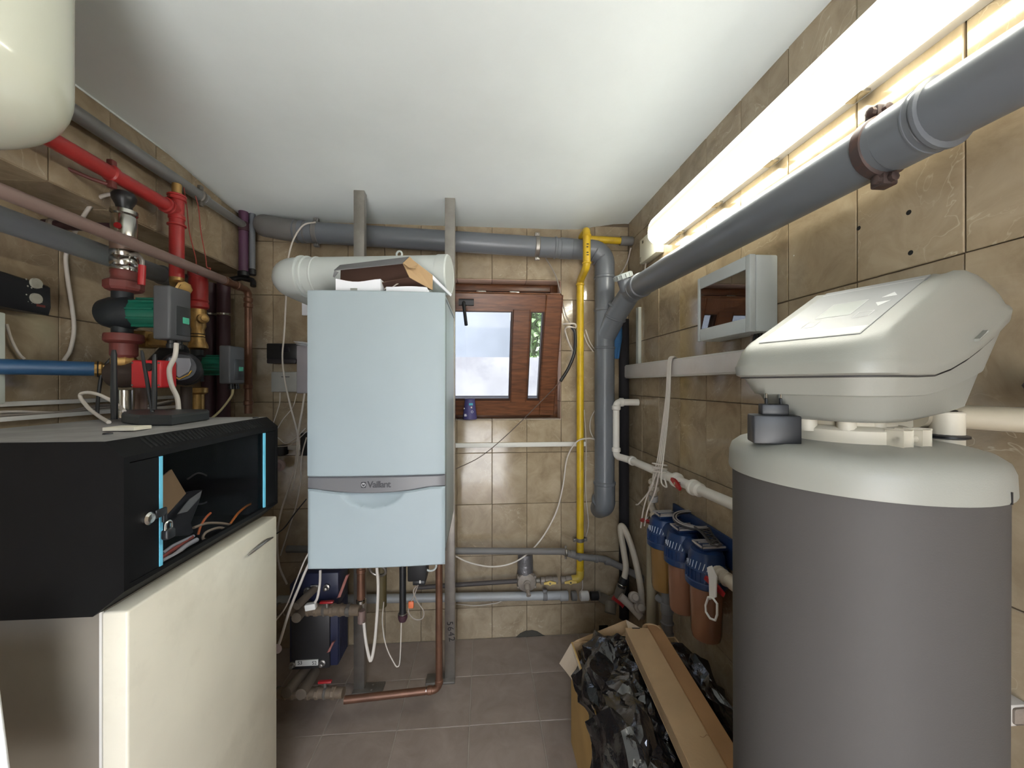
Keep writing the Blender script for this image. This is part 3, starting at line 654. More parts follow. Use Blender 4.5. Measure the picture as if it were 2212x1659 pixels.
l0, l1 = at(638, 1440, Y=HXY - .004), at(687, 1425, Y=HXY - .004)
lb = mk('label_plate', box(nb(), (l0.x, HXY - .004, l0.z), (l1.x, HXY + .002, l1.z)), mat('label_white', (206, 204, 198), .5), hx, 0)
for s, px in (('S3', 648), ('S2', 679)): text('label_lettering', s, .0215, at(px, 1432.5, Y=HXY - .0046), (1, 0, 0), (0, 0, 1), mat('black_ink', (26, 24, 24), .5), lb, .0003)
sp_ = at(679, 1270, Y=HXY - .0); mk('spec_plate', box(nb(), sp_ + V((-.015, -.003, -.018)), sp_ + V((.015, .004, .012)), .001), mat('spec_grey', (136, 132, 126), .5), hx)
DB = mat('lagged_pipe', (112, 100, 86), .7, .1, var=.15, dirt=(86, 76, 64), damt=.5)
for i, (a, b, r, lab) in enumerate((((690, 1262), (640, 1310), .016, 'upper'), ((672, 1300), (640, 1335), .02, 'middle'), ((660, 1448), (618, 1497), .022, 'lower left'), ((680, 1452), (650, 1500), .022, 'lower right'))):
    bm = nb(); pa, pb = at(*a, Y=HXY + .03), at(*b, Y=HXY - .10); tube(bm, [pa, pa + (pb - pa) * .5, pb], r, 14)
    o = mk('branch_pipe', bm, DB, hx)
cable('white_sensor_cable', 'white cable with plug hanging in front of the heat exchanger', [at(692, 1232, Y=1.60), at(691, 1260, Y=1.58), at(686, 1290, Y=1.57), at(680, 1302, Y=1.57)], .005, CABW, n=10)
bm = nb(); c0 = at(673, 1311, Y=1.57); obox(bm, c0 + V((-.02, -.012, -.012)), (.04, 0, .006), (0, .024, 0), (-.004, 0, .024), .004); tag(mk('white_plug', bm, WPLAST, None), 'white plastic plug resting on the brass valve row', 'plug')
for i, (pts, r) in enumerate(([[(720, 1130), (688, 1165), (661, 1205), (640, 1255), (618, 1310), (592, 1345)], .0028], [[(722, 1140), (690, 1178), (664, 1225), (645, 1270), (625, 1320), (608, 1375), (600, 1398)], .005])):
    cable('hanging_white_cable', ('thin pale cable slanting down left of the boiler', 'thick pale cable ending in a round tag left of the boiler')[i], [at(*p, Y=1.56) for p in pts], r, CABW, n=10)
bm = nb(); c0 = at(599, 1401, Y=1.555); lathe(bm, [(.002, 0), (.018, .001), (.018, .003), (.002, .004)], c0, (0, -1, 0), 24); tag(mk('round_tag', bm, mat('pinkish_tag', (214, 198, 198), .6), None), 'round pale tag hanging on the thick cable', 'tag')
bm = nb(); obox(bm, at(728, 1292, Y=1.70), at(747, 1243, Y=1.70) - at(728, 1292, Y=1.70), (.014, 0, .004), (0, .006, 0), .002); tag(mk('valve_lever', bm, mat('pink_lever', (150, 96, 88), .5), None), 'faded pink valve lever slanting up beside the heat exchanger', 'lever')
bm = nb(); obox(bm, at(706, 1410, Y=1.70), at(717, 1388, Y=1.70) - at(706, 1410, Y=1.70), (.012, 0, .004), (0, .006, 0), .002); mk('lower_lever', bm, mat('pink_lever', ()), hx)

# ================================================================== BACK WALL
# grey drain along the top, elbow and stack at the right
YD = 2.135; rD = .055
drain = thing('drain_pipe', 'thick grey plastic drain pipe sloping along the top of back wall', 'pipe', (0, YD, H + .7))
a = at(655, 501, Y=YD); b = at(1222, 537, Y=YD)
bm = nb(); tube(bm, [a, b], rD, 30); mk('pipe_run', bm, PVC, drain)
bm = nb(); e0 = at(610, 495, Y=YD); e1 = V((e0.x - .10, YD + .005, e0.z + .02)); e2 = V((e0.x - .135, YB + .02, e0.z + .05))
tube(bm, [a + (a - e0) * .2, e0, e1, e2], rD + .0015, 28, .075); mk('elbow', bm, PVCD, drain)
d = (b - a).normalized()
for pt, l, t in ((a + d * .0, .03, .004), (a - d * .035, .012, .005), (b - d * .06, .02, .006), (b + d * .0, .07, .0035)):
    bm = nb(); ring(bm, pt, d, rD - .001, l, t, 30); mk('socket', bm, PVC, drain)
for px in (684, 1160):
    c0 = a + d * ((at(px, 510, Y=YD).x - a.x) / d.x); bm = nb(); ring(bm, c0, d, rD, .026, .0035, 30); cl = mk('pipe_clamp', bm, STEEL if px > 1000 else PVCD, drain)
    for s in (1, -1):
        bm = nb(); box(bm, c0 + V((-.013, -.014, s * .058 - .004)), c0 + V((.013, .01, s * .058 + .018 * s)), .003); lathe(bm, [(.006, 0), (.006, .004), (.002, .006)], c0 + V((0, -.014, s * .068)), (0, -1, 0), 10); mk('clamp_ear', bm, STEEL if px > 1000 else PVCD, cl)
XS_ = .688
stack = thing('soil_stack', 'thick grey plastic soil stack standing in the right back corner', 'pipe', (XS_, YD, .7))
zb = zat(1045, XS_, YD)
bm = nb(); tube(bm, [b + d * .02, V((XS_, YD, b.z - .006)), V((XS_, YD, b.z - .16))], rD + .0005, 28, .10); mk('bend', bm, PVC, stack)
mk('riser', cyl(nb(), (XS_, YD, zb), (XS_, YD, b.z - .12), rD, 30), PVC, stack)
for py, l, t in ((600, .022, .005), (670, .02, .005), (752, .016, .005), (1043, .028, .008), (1066, .012, .004)):
    bm = nb(); ring(bm, (XS_, YD, zat(py, XS_, YD)), (0, 0, 1), rD - .001, l, t, 30); mk('socket', bm, PVC, stack)
for k, ang in ((0, 25), (1, 52)):
    cc_ = V((XS_ - .10, YD, b.z - .11)); dd = V((math.cos(R(90 - ang)), 0, math.sin(R(90 - ang)))); tdir = V((dd.z, 0, -dd.x))
    bm = nb(); ring(bm, cc_ + dd * .10, tdir, rD - .001, .006, .003, 28); mk('bend_rib', bm, PVC, stack)
bm = nb(); tube(bm, [(XS_, YD, zb + .01), (XS_, YD, zat(1092, XS_, YD)), (XS_, YB + .03, zat(1100, XS_, YD) - .03)], rD + .003, 28, .05); mk('outlet_bend', bm, PVC, stack)
bm = nb(); ring(bm, (XS_, YD + .02, zat(1084, XS_, YD)), (0, .55, -.85), rD + .0045, .024, .007, 28); mk('outlet_socket', bm, PVC, stack)

# drain along the right wall, joining the stack
XD = .787
dr2 = thing('wall_drain_pipe', 'thick grey plastic drain pipe running along the right wall under the light', 'pipe', (XD, 1.2, H + .4))
P_near = V((XD, .20, H + .46)); P_far = V((XD - .012, 1.90, H + .487)); P_bend = V((XD - .03, 2.03, H + .455)); P_st = V((XS_ + .005, YD - .005, H + .27)); 
bm = nb(); tube(bm, [P_near, P_far], .0545, 32); mk('pipe_run', bm, PVC, dr2)
bm = nb(); tube(bm, [P_far + (P_near - P_far).normalized() * .03, P_far + V((-.004, .07, -.01)), P_bend + V((-.03, .03, -.08)), P_st], .0555, 30, .07); mk('branch', bm, PVC, dr2)
dn = (P_near - P_far).normalized()
for pt, l, t in ((P_far + dn * .035, .05, .004), (P_far + dn * .07, .012, .007), (P_far + dn * .01, .010, .006)):
    bm = nb(); ring(bm, pt, dn, .0535, l, t, 32); mk('socket', bm, PVC, dr2)
bdir = (P_st - (P_bend + V((-.03, .03, -.08)))).normalized()
for k in (-.005, .05):
    bm = nb(); ring(bm, P_bend + V((-.02, .015, -.04)) + V((-.012, .02, -.05)) * (k / .05), V((-.25, .45, -.85)), .0555, .014, .005, 30); mk('socket', bm, PVC, dr2)
cdir = V((-.35, -.15, .9)).normalized(); cb = V((XD - .045, 1.93, H + .48))
bm = nb(); cyl(bm, cb, cb + cdir * .07, .034, 24); mk('cleanout_neck', bm, PVC, dr2)
CAPM = mat('cap_grey', (150, 156, 154), .4, var=.05)
bm = nb(); lathe(bm, [(.038, 0), (.046, .002), (.046, .024), (.042, .028), (.001, .029)], cb + cdir * .062, cdir, 30)
cap = mk('cleanout_cap', bm, CAPM, dr2); cx_, cy_ = frame_for(cdir)
for k in range(14):
    aa = 2 * math.pi * k / 14; e = cx_ * math.cos(aa) + cy_ * math.sin(aa); bm = nb(); cyl(bm, cb + cdir * .064 + e * .046, cb + cdir * .086 + e * .046, .0035, 8); mk('grip_rib', bm, CAPM, cap)
# coupling and clamp near the camera
zc = lambda y: P_near.z + (P_far.z - P_near.z) * (y - .2) / 1.7
for y, l, t in ((.645, .075, .0045), (.602, .016, .009), (.622, .006, .006)):
    bm = nb(); ring(bm, (XD, y, zc(y)), dn, .0535, l, t, 32); mk('socket', bm, PVC, dr2)
yk = .705; bm = nb(); ring(bm, (XD, yk, zc(yk)), dn, .0542, .03, .006, 32); cl = mk('pipe_clamp', bm, mat('rusty_clamp', (78, 66, 64), .6, .3, dirt=(110, 70, 54), damt=.4, dscale=30), dr2)
for s in (1, -1):
    o_ = V((XD - .006 * s, yk, zc(yk) + s * .066)); bm = nb(); box(bm, o_ + V((-.016, -.014, -.012)), o_ + V((.016, .014, .012)), .004)
    lathe(bm, [(.009, 0), (.009, .008), (.004, .01)], o_ + V((-.016, -.004, 0)), (-1, 0, 0), 8); lathe(bm, [(.009, 0), (.009, .008), (.004, .01)], o_ + V((0, -.014, 0)), (0, -1, 0), 8); mk('clamp_bolt', bm, MATS['rusty_clamp'], cl)

# yellow gas pipe
XY = .556; gy1, gy2 = 2.03, 2.168
gas = thing('gas_pipe', 'yellow painted gas pipe rising beside the grey soil stack', 'pipe', (XY, gy2, .3))
zt_ = zat(497, XY, gy1); ze = zat(1250, XY, gy2)
z1_, z2_ = zat(575, XY, gy1) , zat(607, XY, gy2)
bm = nb(); tube(bm, [(XY, gy2, ze + .02), (XY, gy2, z2_), (XY, gy1, z1_), (XY, gy1, zt_ - .02)], .0205, 20, .03); mk('riser', bm, YELLOW, gas)
bm = nb(); tube(bm, [(XY, gy1, zt_ - .03), (XY, gy1, zt_), (XY, gy2 - .01, zt_ + .002), (XR - .06, gy2 - .01, zt_ - .004)], .0195, 18, .03); mk('top_return', bm, YELLOW, gas)
bm = nb(); cyl(bm, (XR - .075, gy2 - .01, zt_ - .004), (XR - .002, gy2 - .01, zt_ - .004), .026, 18, .003); mk('wall_sleeve', bm, PVCD, gas)
for z, l, yy in ((zt_ - .03, .014, gy1), (zat(568, XY, gy1), .012, gy1), (zat(615, XY, gy2), .014, gy2), (zat(1205, XY, gy2), .016, gy2)):
    bm = nb(); ring(bm, (XY, yy, z), (0, 0, 1), .0195, l, .005, 20); mk('fitting_bead', bm, YELLOW, gas)
bm = nb(); tube(bm, [(XY, gy2, ze + .05), (XY, gy2, ze), (XY - .05, gy2, ze - .003)], .0225, 18, .035); mk('bottom_elbow', bm, mat('faded_yellow', (198, 170, 70), .45), gas)
for py, w_ in ((530, .012), (536, .009), (548, .011), (553, .012)):
    bm = nb(); z = zat(py, XY, gy1); box(bm, (XY - .006, gy1 - .0215, z - .0025), (XY - .006 + w_, gy1 - .0185, z + .0025)); mk('black_print', bm, BPLAST, gas, 0)
zg = zat(1166, XY, gy2); bm = nb(); ring(bm, (XY, gy2, zg), (0, 0, 1), .0205, .022, .004, 20); cl = mk('pipe_bracket', bm, STEELD, gas)
for s in (1, -1):
    bm = nb(); box(bm, (XY + s * .022, gy2 - .008, zg - .009), (XY + s * .04, gy2 + .008, zg + .009), .002); cyl(bm, (XY + s * .034, gy2 - .014, zg), (XY + s * .034, gy2 + .03, zg), .004, 8); mk('bracket_ear', bm, STEELD, cl)
DUSTY = mat('dusty_grey_metal', (146, 136, 126), .6, .3, var=.12, dirt=(112, 100, 90), damt=.5, dscale=20)
for px, lab in ((1230, 'gas valve with pale yellow handle nearest the yellow elbow'), (1186, 'gas valve with pale yellow handle beside the regulator')):
    c0 = V((at(px, 1252, Y=gy2).x, gy2, ze - .003)); t = thing('gas_valve', lab, 'valve', c0, 'gas valves below the window')
    bm = nb(); lathe(bm, [(.016, -.05), (.02, -.048), (.02, -.026), (.017, -.022), (.022, -.01), (.022, .01), (.017, .022), (.02, .026), (.02, .048), (.016, .05)], c0, (1, 0, 0), 14); mk('valve_body', bm, DUSTY, t)
    bm = nb(); prism(bm, [c0 + V((x, -.034, z)) for x, z in ((-.034, .004), (-.014, .008), (0, .013), (.014, .008), (.034, .004), (.034, -.006), (.012, -.006), (0, -.013), (-.012, -.006), (-.034, -.006))], (0, .007, 0)); hh = mk('valve_handle', bm, mat('pale_yellow_handle', (214, 184, 104), .45), t)
    bm = nb(); cyl(bm, c0 + V((0, -.038, 0)), c0 + V((0, -.015, 0)), .005, 10); mk('stem', bm, STEELD, hh)
xr_ = at(1137, 1255, Y=gy2).x
reg = thing('gas_regulator', 'grey disc shaped gas regulator with foil wrapped pipe above it', 'regulator', (xr_, gy2, ze - .08))
rc = V((xr_, gy2 - .01, zat(1253, xr_, gy2)))
bm = nb(); lathe(bm, [(.03, -.03), (.052, -.022), (.055, -.012), (.055, .012), (.050, .02), (.034, .026), (.02, .03), (.018, .034), (.001, .035)], rc, (0, -1, 0), 28); mk('regulator_disc', bm, DUSTY, reg)
bm = nb(); lathe(bm, [(.018, 0), (.016, .03), (.011, .032), (.010, .05), (.013, .052), (.013, .058), (.001, .059)], rc + V((0, -.03, -.008)), (.05, -.7, -.5), 16); mk('vent_spout', bm, DUSTY, reg)
for k in range(6):
    aa = R(30 + 60 * k); o_ = rc + V((math.cos(aa) * .054, 0, math.sin(aa) * .054)); bm = nb(); lathe(bm, [(.008, -.018), (.008, .016), (.004, .02)], o_, (0, -1, 0), 8); mk('flange_bolt', bm, DUSTY, reg)
z0, z1 = rc.z + .04, zat(1196, xr_, gy2); bm = nb(); rng = random.Random(5)
rows = []
for k in range(9):
    zz = z0 + (z1 - z0) * k / 8; rows.append([V((xr_ - .006, gy2, zz)) + V((math.cos(2 * math.pi * j / 20) * (.042 + rng.uniform(-.003, .003)), math.sin(2 * math.pi * j / 20) * .034, 0)) for j in range(20)])
loft(bm, rows); mk('foil_wrap', bm, mat('grey_foil', (118, 116, 118), .35, .5, var=.2, bump=.6, bscale=40), reg)
xa = at(900, 1270, Y=gy2).x
dk = thing('dark_gas_branch', 'dark thin pipe running left from the gas regulator', 'pipe', (xa, gy2, ze - .02)); bm = nb()
tube(bm, [rc + V((-.04, 0, .002)), V((xa, gy2, rc.z - .018))], .0125, 14); mk('tube', bm, mat('dark_lagging', (70, 64, 62), .6), dk)
bm = nb(); cyl(bm, rc + V((.045, 0, 0)), rc + V((.075, 0, 0)), .013, 12); mk('union_nut', bm, STEELD, reg)

# grey waste pipe and light grey pipe low on the back wall
yw = 2.17
yw = 2.122
ws = thing('waste_pipe', 'thin grey waste pipe along back wall below the white trunking', 'pipe', at(985, 1191, Y=yw))
pts = [at(620, 1186, Y=yw), at(985, 1190, Y=yw), at(1215, 1191, Y=yw), at(1247, 1202, Y=yw), at(1306, 1208, Y=yw), at(1345, 1226, Y=yw), at(1392, 1252, Y=2.0)]
bm = nb(); tube(bm, pts, .018, 18, .05); mk('tube', bm, PVCD, ws)
for px, py, l in ((1237, 1197, .03), (1253, 1204, .02), (1288, 1207, .02), (1312, 1212, .03)):
    bm = nb(); ring(bm, at(px, py, Y=yw), (1, 0, -.2), .0175, l, .0035, 18); mk('socket', bm, PVCD, ws)
c0 = at(1222, 1193, Y=yw); bm = nb(); ring(bm, c0, (1, 0, 0), .018, .018, .006, 18); cl = mk('pipe_clamp', bm, STEEL, ws)
for s in (1, -1):
    bm = nb(); cyl(bm, c0 + V((0, 0, s * .02)), c0 + V((0, 0, s * .036)), .006, 10); mk('clamp_screw', bm, STEEL, cl)
yw = 2.17
lw = thing('light_grey_pipe', 'light grey horizontal pipe lowest on the back wall', 'pipe', at(985, 1293, Y=yw))
pa, pb = at(600, 1297, Y=yw), at(1215, 1286, Y=yw); bm = nb(); tube(bm, [pa, pb], .0235, 20); mk('tube', bm, mat('light_pvc', (158, 160, 160), .4, dirt=(120, 112, 104), damt=.4), lw)
for px, l, r_, m_ in ((1218, .05, .003, MATS['light_pvc']), (1240, .03, .002, PVCD), (1262, .05, .003, WPLAST), (1285, .05, .0, BPLAST), (1294, .014, .004, STEELD)):
    c0 = at(px, 1287, Y=yw); bm = nb(); ring(bm, c0, (1, 0, 0), .0225, l, r_ + .0015, 20); mk('coupling', bm, m_, lw)
c0 = at(1177, 1287, Y=yw); bm = nb(); ring(bm, c0, (1, 0, 0), .023, .026, .003, 20); box(bm, c0 + V((-.012, -.012, .022)), c0 + V((.012, .012, .038)), .002); mk('pipe_clip', bm, PVCD, lw)
# white mini trunking
zt2 = zat(961, .0, YB); bm = nb(); box(bm, (at(600, 962, Y=2.2).x, YB - .016, zt2 - .013), (.60, YB - .001, zt2 + .013), .003)
tag(mk('cable_trunking', bm, WPLAST, None), 'thin white trunking strip along the back wall below the window', 'trunking', )
# boxes on the back wall left of the boiler
def wallbox(name, label, cat, px0, px1, py0, py1, d, m, bev=.006, Yw=YB - .002):
    a, b = at(px0, py1, Y=Yw - d), at(px1, py0, Y=Yw - d); t = thing(name, label, cat, ((a.x + b.x) / 2, Yw - d / 2, a.z)); mk('body', box(nb(), (a.x, Yw - d, a.z), (b.x, Yw, b.z), bev), m, t); return t, a, b
t, a, b = wallbox('black_control_box', 'black plastic control box on back wall above the white plate', 'control box', 575, 641, 742, 776, .06, BPLAST)
mk('lower_lip', box(nb(), (a.x + .002, YB - .064, a.z - .022), (b.x - .004, YB - .004, a.z + .002), .005), mat('smoky_lip', (52, 48, 52), .4), t)
mk('display', box(nb(), (a.x + .07, YB - .0645, a.z + .04), (a.x + .12, YB - .06, b.z - .012), .002), mat('dim_screen', (44, 42, 50), .2), t)
t, a, b = wallbox('white_cover_plate', 'white square cover plate low left of the boiler', 'cover plate', 585, 641, 803, 847, .022, mat('pale_grey_plate', (176, 176, 172), .5))
mk('slot', box(nb(), (a.x + .055, YB - .0245, b.z - .03), (a.x + .098, YB - .022, b.z - .026)), DGREY, t, 0)
t, a, b = wallbox('white_meter_box', 'white box with papers on top beside the boiler', 'box', 640, 700, 746, 850, .09, mat('lilac_grey_plastic', (172, 168, 174), .5))
for k in range(3):
    p = at(634 + 3 * k, 738 + 3 * k, Y=2.07); bm = nb(); plate(bm, [p, p + V((.2, .0, -.03 - .004 * k)), p + V((.2, .1, -.02)), p + V((0, .1, .01))], .0015)
    tag(mk('paper_sheet', bm, PAPER, None, 0), ('topmost', 'middle', 'lowest')[k] + ' loose paper sheet on the white box beside the boiler', 'paper', 'papers on the white box')
t, a, b = wallbox('white_bracket_plate', 'small white plate on back wall under the flue elbow', 'plate', 652, 700, 635, 681, .01, PAPER, .001)
t, a, b = wallbox('grey_wall_socket', 'round pale wall socket behind the black network cabinet', 'socket', 596, 614, 963, 985, .05, BPLAST)
c0 = at(606, 1004, Y=YB - .04); bm = nb(); lathe(bm, [(.001, .0), (.03, .004), (.032, .02), (.02, .03), (.012, .022), (.001, .02)], c0, (0, -1, 0), 22); mk('socket_disc', bm, mat('pink_grey', (164, 142, 140), .5), t)
t, a, b = wallbox('dark_junction_box', 'small dark junction box on back wall hidden left of the boiler', 'junction box', 648, 700, 935, 985, .05, BPLAST)
# cables down the back wall at the left
cb_ = [('pale cable draped from the drain pipe down the back wall', [(682, 480), (655, 487), (633, 520), (621, 570), (618, 640), (614, 720), (610, 770), (615, 820), (628, 880), (640, 925), (646, 960), (640, 1010), (632, 1060)], .0042, 2.06),
       ('pale thick cable hanging from the white meter box', [(658, 850), (652, 890), (645, 930), (641, 970), (637, 1010), (622, 1060), (606, 1110), (599, 1160), (603, 1220), (620, 1262)], .005, 2.10),
       ('thin pale cable from the cover plate to the network cabinet', [(605, 848), (604, 870), (597, 895), (590, 915)], .0025, 2.14),
       ('thin cable crossing left from the meter box', [(641, 850), (632, 880), (612, 905), (600, 925)], .0022, 2.12),
       ('thin cable sagging right behind the network cabinet', [(600, 945), (618, 958), (640, 945), (660, 925)], .0022, 2.14),
       ('second thin cable sagging behind the network cabinet', [(598, 965), (625, 962), (645, 948), (662, 932)], .0022, 2.13),
       ('black thin cable slanting up behind the cream cabinet', [(585, 1160), (612, 1142), (640, 1105), (662, 1078)], .003, 2.0),
       ('pale cable bent beside the lower boiler edge', [(662, 945), (652, 985), (649, 1040), (640, 1090), (625, 1140), (606, 1200)], .0035, 2.12)]
for lab, pts, r, yy in cb_: cable('wall_cable', lab, [at(*p, Y=yy) for p in pts], r, CABB if 'black' in lab else CABW)
# cables to the right of the boiler
cable('white_loop_cable', 'white cable arcing from the trunking end down across the back wall', [at(1290, 950, Y=2.19), at(1270, 947, Y=2.15), at(1245, 955, Y=2.14), at(1225, 990, Y=2.15), at(1216, 1050, Y=2.16), at(1200, 1110, Y=2.15), at(1165, 1170, Y=2.14), at(1120, 1210, Y=2.13), at(1070, 1224, Y=2.12), at(1020, 1217, Y=2.10), at(985, 1202, Y=2.08), at(965, 1190, Y=2.06)], .0042, CABW)
cable('black_sleeved_cable', 'black sleeved cable bending beside the yellow gas pipe', [at(1233, 703, Y=2.14), at(1242, 720, Y=2.13), at(1241, 760, Y=2.12), at(1228, 795, Y=2.10), at(1211, 823, Y=2.08)], .009, CABB, n=12)
cable('thin_wire', 'thin dark wire stretched from black sleeve down to the boiler post', [at(1211, 823, Y=2.08), at(1180, 856, Y=2.06), at(1100, 935, Y=2.03), at(1040, 985, Y=2.0), at(985, 1013, Y=1.97)], .0022, mat('wire', (86, 74, 66), .5))
cable('grey_window_cable', 'grey cable dropping from the drain pipe beside the window', [at(1178, 556, Y=2.19), at(1200, 595, Y=2.19), at(1212, 640, Y=2.19), at(1222, 680, Y=2.19), at(1232, 698, Y=2.17)], .0036, CABG)
cable('white_knotted_cable', 'white cable knot tied around the black sleeve', [at(1216, 700, Y=2.15), at(1228, 699, Y=2.12), at(1242, 700, Y=2.12), at(1243, 708, Y=2.14), at(1230, 706, Y=2.11), at(1221, 712, Y=2.13), at(1228, 738, Y=2.16), at(1240, 765, Y=2.18)], .0048, CABW)
for i, dx in enumerate((0, 7)): cable('stack_side_cable', ('white cable slanting behind the yellow pipe to the soil stack', 'white cable beside another slanting to the soil stack')[i], [at(1258 + dx, 712, Y=2.19), at(1268 + dx, 740, Y=2.19), at(1282 + dx, 760, Y=2.19)], .0032, CABW)
cable('pale_wall_cable', 'pale cable running down right of the yellow gas pipe', [at(1262, 885, Y=2.2), at(1266, 960, Y=2.2), at(1265, 1060, Y=2.2), at(1271, 1130, Y=2.2), at(1264, 1165, Y=2.2)], .0024, CABW)
cable('curved_wall_cable', 'white cable curving beside the soil stack above the trunking', [at(1286, 885, Y=2.2), at(1276, 905, Y=2.2), at(1275, 930, Y=2.2), at(1285, 952, Y=2.2)], .003, CABW)
cable('low_thin_cable', 'thin pale cable sagging below the light grey pipe', [at(985, 1305, Y=2.2), at(1030, 1308, Y=2.2), at(1070, 1303, Y=2.2), at(1085, 1298, Y=2.2)], .002, CABW)
cable('short_white_cable', 'short white cable under the yellow pipe elbow', [at(1258, 1254, Y=2.19), at(1258, 1270, Y=2.18), at(1254, 1282, Y=2.15)], .0026, CABW)
# cup on the sill, one more behind the post
CUP = mat('blue_paper_cup', (74, 70, 118), .5, var=.05)
def cup(px, label):
    c0 = at(px, 903, Z=WZ0 + .004); c0 = V((at(px, 903, Y=2.235).x, 2.235, WZ0 + .0045)); t = thing('paper_cup', label, 'cup', c0, 'paper cups on the window sill')
    bm = nb(); lathe(bm, [(.038, 0), (.041, .002), (.041, .006), (.0285, .112), (.030, .114), (.030, .118), (.026, .118), (.001, .116)], c0, (0, 0, 1), 28); mk('cup_body', bm, CUP, t)
    for k, (dx, dz, w_, h_, cc_) in enumerate(((-.004, .082, .022, .012, (70, 170, 190)), (.006, .066, .008, .008, (206, 190, 180)), (-.034, .06, .008, .006, (220, 220, 226)), (-.03, .028, .020, .004, (214, 214, 224)), (-.03, .02, .024, .005, (214, 214, 224)))):
        rr = .041 - .1075 * dz * 1.0; ang = math.asin(max(-.95, min(.95, (dx + w_ / 2) / rr))); yy = c0.y - math.cos(ang) * rr - .0012
        bm = nb(); box(bm, (c0.x + dx, yy, c0.z + dz), (c0.x + dx + w_, yy + .006, c0.z + dz + h_)); mk('print_mark', bm, mat('cup_print_%d' % k, cc_, .5), t, 0)
    bm = nb(); torus(bm, c0 + V((.014, -.034, .045)), (.35, -1, .1), .006, .0012, 16, 6); mk('print_mark', bm, mat('cup_print_3', ()), t)
cup(1015, 'upturned blue printed paper cup standing free on the window sill'); cup(966, 'upturned blue paper cup on the sill half hidden behind boiler post')
# dark patch of broken tile at the foot of the wall
bm = nb(); c0 = at(1146, 1366, Y=YB); rows = []
prism(bm, [V((c0.x + x, YB - .0045, .0 + z)) for x, z in ((-.085, .001), (-.06, .022), (-.03, .034), (.01, .037), (.04, .028), (.07, .008), (.085, .001))], (0, .004, 0))
hp = tag(mk('cement_patch', bm, mat('dark_cement', (70, 66, 58), .95, var=.2, bump=.5), None, 0), 'dark cement patch at the foot of back wall', 'patch')
# ================================================================== LEFT SIDE
XA = -1.22                                   # plane of the pump stations
# expansion tank, top left
tk = thing('white_tank', 'large cream enamelled tank with rounded bottom hanging top left', 'tank', (-.98, .68, 1.87))
tz = 1.918; tr = .222; prof = [(.001, 0)] + [(tr - .11 + .11 * math.sin(R(a)), .11 - .11 * math.cos(R(a))) for a in range(0, 91, 9)] + [(tr, .30), (tr, .49)]
bm = nb(); lathe(bm, prof, (-.972, .678, tz), (0, 0, 1), 56); mk('tank_shell', bm, CREAMT, tk, 50)
bm = nb(); box(bm, (-1.289, .60, 2.16), (-1.18, .75, 2.20), .004); box(bm, (-1.289, .60, 2.33), (-1.18, .75, 2.37), .004); mk('wall_bracket', bm, WPLAST, tk)

# grey pipe under the ceiling
gp = thing('ceiling_edge_pipe', 'grey steel pipe along the soffit just under the ceiling', 'pipe', (-1.25, 1.5, H + .82))
zg1 = zat(246, -1.25, 1.285); zg2 = zat(489, -1.25, 2.13); STG = mat('grey_iron', (132, 132, 130), .36, .4, var=.12, dirt=(110, 98, 88), damt=.4)
pA = V((-1.25, .3, zg1 + (zg1 - zg2) * 1.1)); pB = V((-1.25, 1.83, zg1 + (zg2 - zg1) * .64)); pC = V((-1.25, 2.125, zg2))
bm = nb(); tube(bm, [pA, pB], .0245, 22); mk('tube', bm, STG, gp)
bm = nb(); tube(bm, [pB, pC], .0195, 20); mk('thin_tube', bm, STG, gp)
bm = nb(); ring(bm, pB, pC - pB, .0195, .03, .006, 22); mk('reducer', bm, STG, gp)
c0 = at(431, 423, X=-1.25); bm = nb(); ring(bm, c0, (0, 1, 0), .024, .02, .005, 20); box(bm, c0 + V((-.004, -.01, .024)), c0 + V((.012, .01, .045)), .003); box(bm, c0 + V((-.004, -.01, -.045)), c0 + V((.012, .01, -.024)), .003); mk('pipe_clamp', bm, STEELD, gp)
# red pipe with tee
rp = thing('red_heating_pipe', 'red painted heating pipe with tee dropping down the left wall', 'pipe', (XA, 1.6, H + .3))
YBp = 1.635; zR = zat(456, XA, YBp); zE = zat(600, XA, YBp); rR = .0235
bm = nb(); tube(bm, [V((XA, .3, zR + .005)), V((XA, YBp, zR))], rR, 22); mk('horizontal_run', bm, REDP, rp)
bm = nb(); cyl(bm, (XA, YBp, zE), (XA, YBp, zat(420, XA, YBp)), rR + .001, 22); mk('drop_run', bm, REDP, rp)
for py, l, t in ((424, .014, .008), (428, .02, .005), (432, .01, .008), (470, .02, .004), (487, .012, .008)):
    bm = nb(); ring(bm, (XA, YBp, zat(py, XA, YBp)), (0, 0, 1), rR, l, t, 22); mk('tee_bead', bm, REDP, rp)
for y in (YBp - .04, YBp - .055):
    bm = nb(); ring(bm, (XA, y, zR), (0, 1, 0), rR - .001, .012, .007, 22); mk('tee_bead', bm, REDP, rp)
bm = nb(); cyl(bm, (XA, YBp, zat(420, XA, YBp)), (XA, YBp, zat(398, XA, YBp)), .016, 14); mk('air_vent_nipple', bm, BRASS, rp)
yc = at(240, 376, X=XA).y; bm = nb(); ring(bm, (XA, yc, zR + .002), (0, 1, 0), rR, .02, .005, 22); cl = mk('pipe_clamp', bm, REDP, rp)
bm = nb(); box(bm, (XA - .008, yc - .01, zR + rR), (XA + .012, yc + .01, zR + rR + .022), .004); box(bm, (XA - .008, yc - .01, zR - rR - .024), (XA + .012, yc + .01, zR - rR), .004); tube(bm, [(XA, yc, zR - rR - .014), (XA - .03, yc - .03, zR - rR - .01), (XS - .001, yc - .06, zR - rR + .004)], .006, 8); mk('clamp_rod', bm, REDD, cl)
bm = nb(); tube(bm, [V((XA, YBp, zE + .008)), V((XA, YBp, zE - .03)), V((XA + .05, YBp - .035, zE - .052))], .024, 18, .035); mk('brass_elbow', bm, BRASS, rp)
